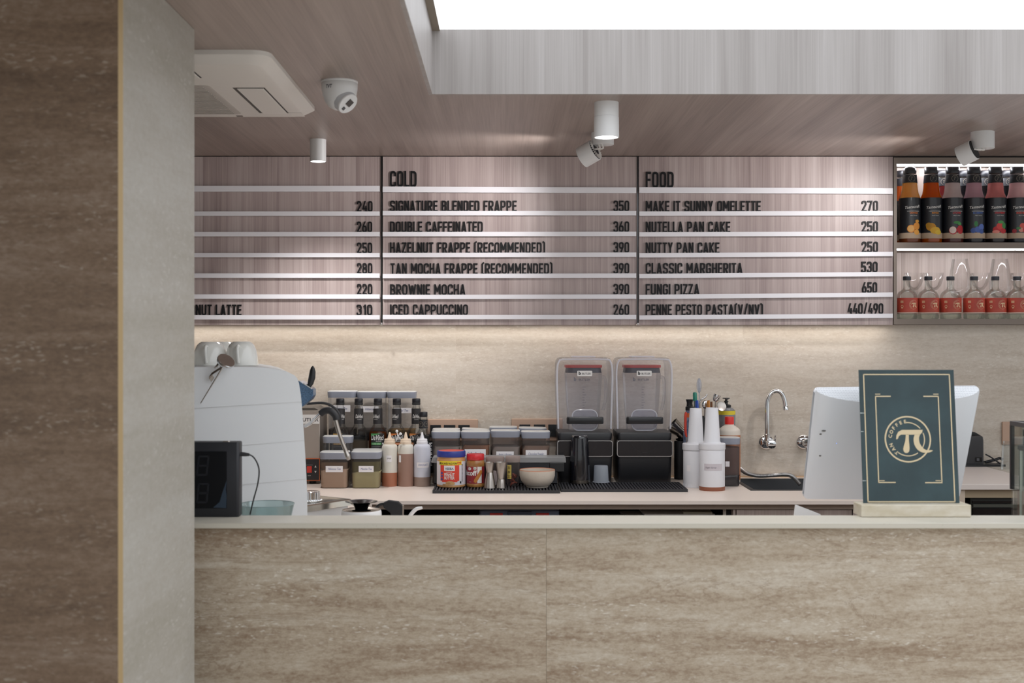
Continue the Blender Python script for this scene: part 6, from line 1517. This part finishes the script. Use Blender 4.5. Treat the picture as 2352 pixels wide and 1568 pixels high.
for py, a in ((955, 12), (997, 7), (1108, 9)): m.add([ax*U(0)+up*V(1159-py)+nn*.0014, ax*U(a)+up*V(1159-py-1)+nn*.0014, ax*U(a)+up*V(1159-py-1.6)+nn*.0014, ax*U(0)+up*V(1159-py-2)+nn*.0014], [(0, 1, 2, 3)])
m.build('edge_wear', pm('wear_white', '#b9c3c3', .6), t, smooth=0)

# small white card behind the ledge
f = Fr(1852, 3.47, CT+.0004); t = thing('tent_card', 'small white card with a slanted top edge just above the ledge', 'card', f.loc)
m = MB(); q = [(1818, 1225), (1826.5, 1159.5), (1831, 1160), (1884, 1180.5), (1886, 1184), (1884, 1225)]; m.prism([(f.u(a), f.w(b)) for a, b in q], 0, .004)
m.box(f.u(1815), f.u(1888), -.02, .03, 0, f.w(1225)); m.build('card', M_white, t, smooth=0, bevel=.0008)

# ---------------------------------------------------------------- printer corner on the raised counter
f = Fr(2240, 5.115, RZ+.0004); t = thing('counter_tray', 'flat black tray along the wall end of the raised counter', 'tray', f.loc)
MB().box(f.u(2190), f.u(2310), 0, .155, 0, .004).box(f.u(2190), f.u(2310), 0, .004, .004, .009).box(f.u(2190), f.u(2310), .151, .155, .004, .009).build('tray', M_black, t, smooth=0)
f = Fr(2230, 5.13, RZ+.0048); t = thing('receipt_printer', 'black receipt printer on the raised counter, partly behind the monitor', 'printer', f.loc)
x0, x1 = f.u(2172), f.u(2261)
m = MB(); m.rprism([(0, (x0+x1)/2, .062, (x1-x0)/2, .060, .008), (f.w(1012), (x0+x1)/2, .062, (x1-x0)/2, .060, .010), (f.w(1003), (x0+x1)/2, .062, (x1-x0)/2-.002, .058, .010), (f.w(1000.5), (x0+x1)/2, .062, (x1-x0)/2-.008, .052, .010)]); m.build('body', pm('printer_black', '#2c2b2d', .42), t)
m = MB(); m.prism([(f.u(2180), f.w(1000.5)), (f.u(2257), f.w(1000.5)), (f.u(2244), f.w(993)), (f.u(2180), f.w(988))], .02, .11); m.build('paper_cover', M_black, t, smooth=0, bevel=.002)
sw = MB().box(f.u(2241), f.u(2255), -.001, .004, f.w(1060), f.w(1050)).build('port', M_gloss, t, smooth=0)
MB().box(f.u(2243), f.u(2249), -.003, 0, f.w(1058), f.w(1052)).build('switch', pm('switch_grey', '#515257', .4), sw, smooth=0)
def cable(pts, label, r=.0045):
    P = [W(*p) for p in pts]; o = P[0].copy(); o.z = RZ+.0045; t = thing('power_cable', label, 'cable', o, 'black cables on the counter tray')
    m = MB(); m.tube([p-o for p in P], r, n=10); m.build('cord', M_rubber, t)
cable([(2263.5, 1043, 5.17), (2275, 1049, 5.165), (2288, 1058, 5.16), (2300, 1066, 5.16)], 'thin black cable running down from the printer', .003)
cable([(2263.5, 1061, 5.20), (2275, 1058, 5.20), (2288, 1055, 5.20), (2296, 1052, 5.20), (2303, 1055, 5.19)], 'thick black cable looping behind the upturned glass', .0058)
cable([(2263.5, 1068, 5.21), (2280, 1066, 5.215), (2300, 1064, 5.215)], 'black cable lying flat beside the printer', .0045)
f = Fr(2313, 4.96, RZ+.0004); P_ = f.prof; t = thing('drinking_glass', 'clear faceted drinking glass upside down on the raised counter', 'glass', f.loc)
MB().lathe(P_([(14, 1078.5), (14, 1076), (11, 1024), (9, 1017.5), (9, 1013), (.1, 1013)]), n=14, c0=False).build('glass', glass('tumbler_glass', '#f1f3f3', .06, '#dfe4e4', .7), t, smooth=0)

# glass display case at the right end of the counter
YD0, YD1 = 3.352, 3.63; xd = X(2319, YD1); o = Vector((xd, YD0, CT+.0004)); t = thing('display_case', 'dark-framed glass display case at the right edge of the picture', 'display case', o)
zt0 = Z(966, YD1)-o.z; D = YD1-YD0
MB().box(0, .012, 0, D, zt0-.013, zt0).box(.012, .5, D-.012, D, zt0-.013, zt0).box(.012, .5, 0, .012, zt0-.013, zt0).build('top_rail', pm('case_grey', '#4d4a4c', .4), t, smooth=0, bevel=.001)
MB().box(0, .010, D-.010, D, Z(1122, YD1)-o.z, zt0-.013).build('corner_post', pm('case_black', '#1f1c20', .3), t, smooth=0)
M_cg = glass('case_glass', '#f6f9f7', .03, '#dfe6e2', .5)
MB().box(.001, .005, 0, D-.0101, 0.0, zt0-.0131).build('side_pane', M_cg, t, smooth=0)
MB().box(.0101, .5, D-.006, D-.002, 0.0, zt0-.0131).build('rear_pane', M_cg, t, smooth=0)
YS_ = 3.56; MB().box(X(2343, YS_)-o.x, X(2348.5, YS_)-o.x, YS_-YD0, YS_-YD0+.004, 0.012, Z(1035, YS_)-o.z).build('edge_strip', pm('case_strip', '#b9c0b4', .4), t, smooth=0)
MB().box(.006, .5, .0, D-.011, .0, .012).build('floor_plate', pm('case_floor', '#b9b0a6', .5), t, smooth=0)
f = Fr(2330, 3.605, CT+.0130)
t = thing('display_tin', 'grey canister with a brown base inside the glass display case', 'canister', f.loc)
m = MB(); m.rprism([(f.w(1123), .106, -.030, .10, .024, .012), (f.w(1032), .106, -.030, .10, .024, .012), (f.w(1030), .106, -.030, .103, .026, .013), (f.w(1021), .106, -.030, .103, .026, .013)]); m.build('body', mottled('tin_grey', '#77787b', '#8d8e91', 200, .4), t)
m = MB(); m.rprism([(0, .106, -.030, .103, .026, .012), (f.w(1123), .106, -.030, .103, .026, .012)]); m.build('base', pm('tin_base', '#7a4a3c', .5), t)
m = MB(); m.rprism([(f.w(1021), .106, -.030, .09, .02, .01), (f.w(985), .106, -.030, .09, .02, .01)]); m.build('hopper', pm('tin_maroon', '#3a2024', .3), t)

# ---------------------------------------------------------------- under the back worktop
f = Fr(1193, 4.57, .7804); t = thing('toolbox', 'flat grey-blue plastic case with two red latches on the shelf under the worktop', 'tool case', f.loc)
m = MB(); m.rprism([(0, 0, .12, f.u(1284), .12, .012), (f.w(1174), 0, .12, f.u(1285), .12, .012), (f.w(1170.5), 0, .12, f.u(1280), .115, .012)]); m.build('case', pm('case_blue', '#67748a', .42), t)
for px in (1140, 1246): MB().box(f.u(px-15), f.u(px+15), -.008, .006, f.w(1186), f.w(1177.5)).build('latch', pm('latch_red', '#c8332c', .4), t, smooth=0, bevel=.0015)
MB().box(f.u(1166), f.u(1222), -.012, .0, f.w(1182), f.w(1173)).build('carry_handle', pm('case_dark', '#3c4658', .4), t, smooth=0, bevel=.002)
random.seed(3)
z = .7804
specs = [(1395, 1560, 1, '#b9b1a8'), (1420, 1600, -2, '#8d877f'), (1398, 1520, 2, '#d3cdc4'), (1470, 1640, -1.5, '#a8a49b'), (1440, 1640, 3, '#c9c4ba'), (1530, 1640, -4, '#77766c'), (1480, 1642, 1, '#dad6cf'), (1570, 1636, -3, '#bdb9a8')]
names = ['brown-grey', 'dull grey', 'pale cream', 'stone grey', 'beige', 'olive grey', 'white', 'sand']
for i, (a, b_, rz, col) in enumerate(specs):
    th = .0062+.0008*(i % 3); f = Fr((a+b_)/2, 4.57, z); t = thing('booklet', '%s booklet, %s from the bottom of the pile under the worktop' % (names[i], ['first', 'second', 'third', 'fourth', 'fifth', 'sixth', 'seventh', 'eighth'][i]), 'booklet', f.loc, 'booklets piled on the shelf', rz=radians(rz))
    h = f.u(b_); m = MB().box(-h, h, 0, .20, 0, th-.0002); m.build('pages', pm('booklet_%d' % i, col, .7), t, smooth=0, bevel=.0008)
    z += th
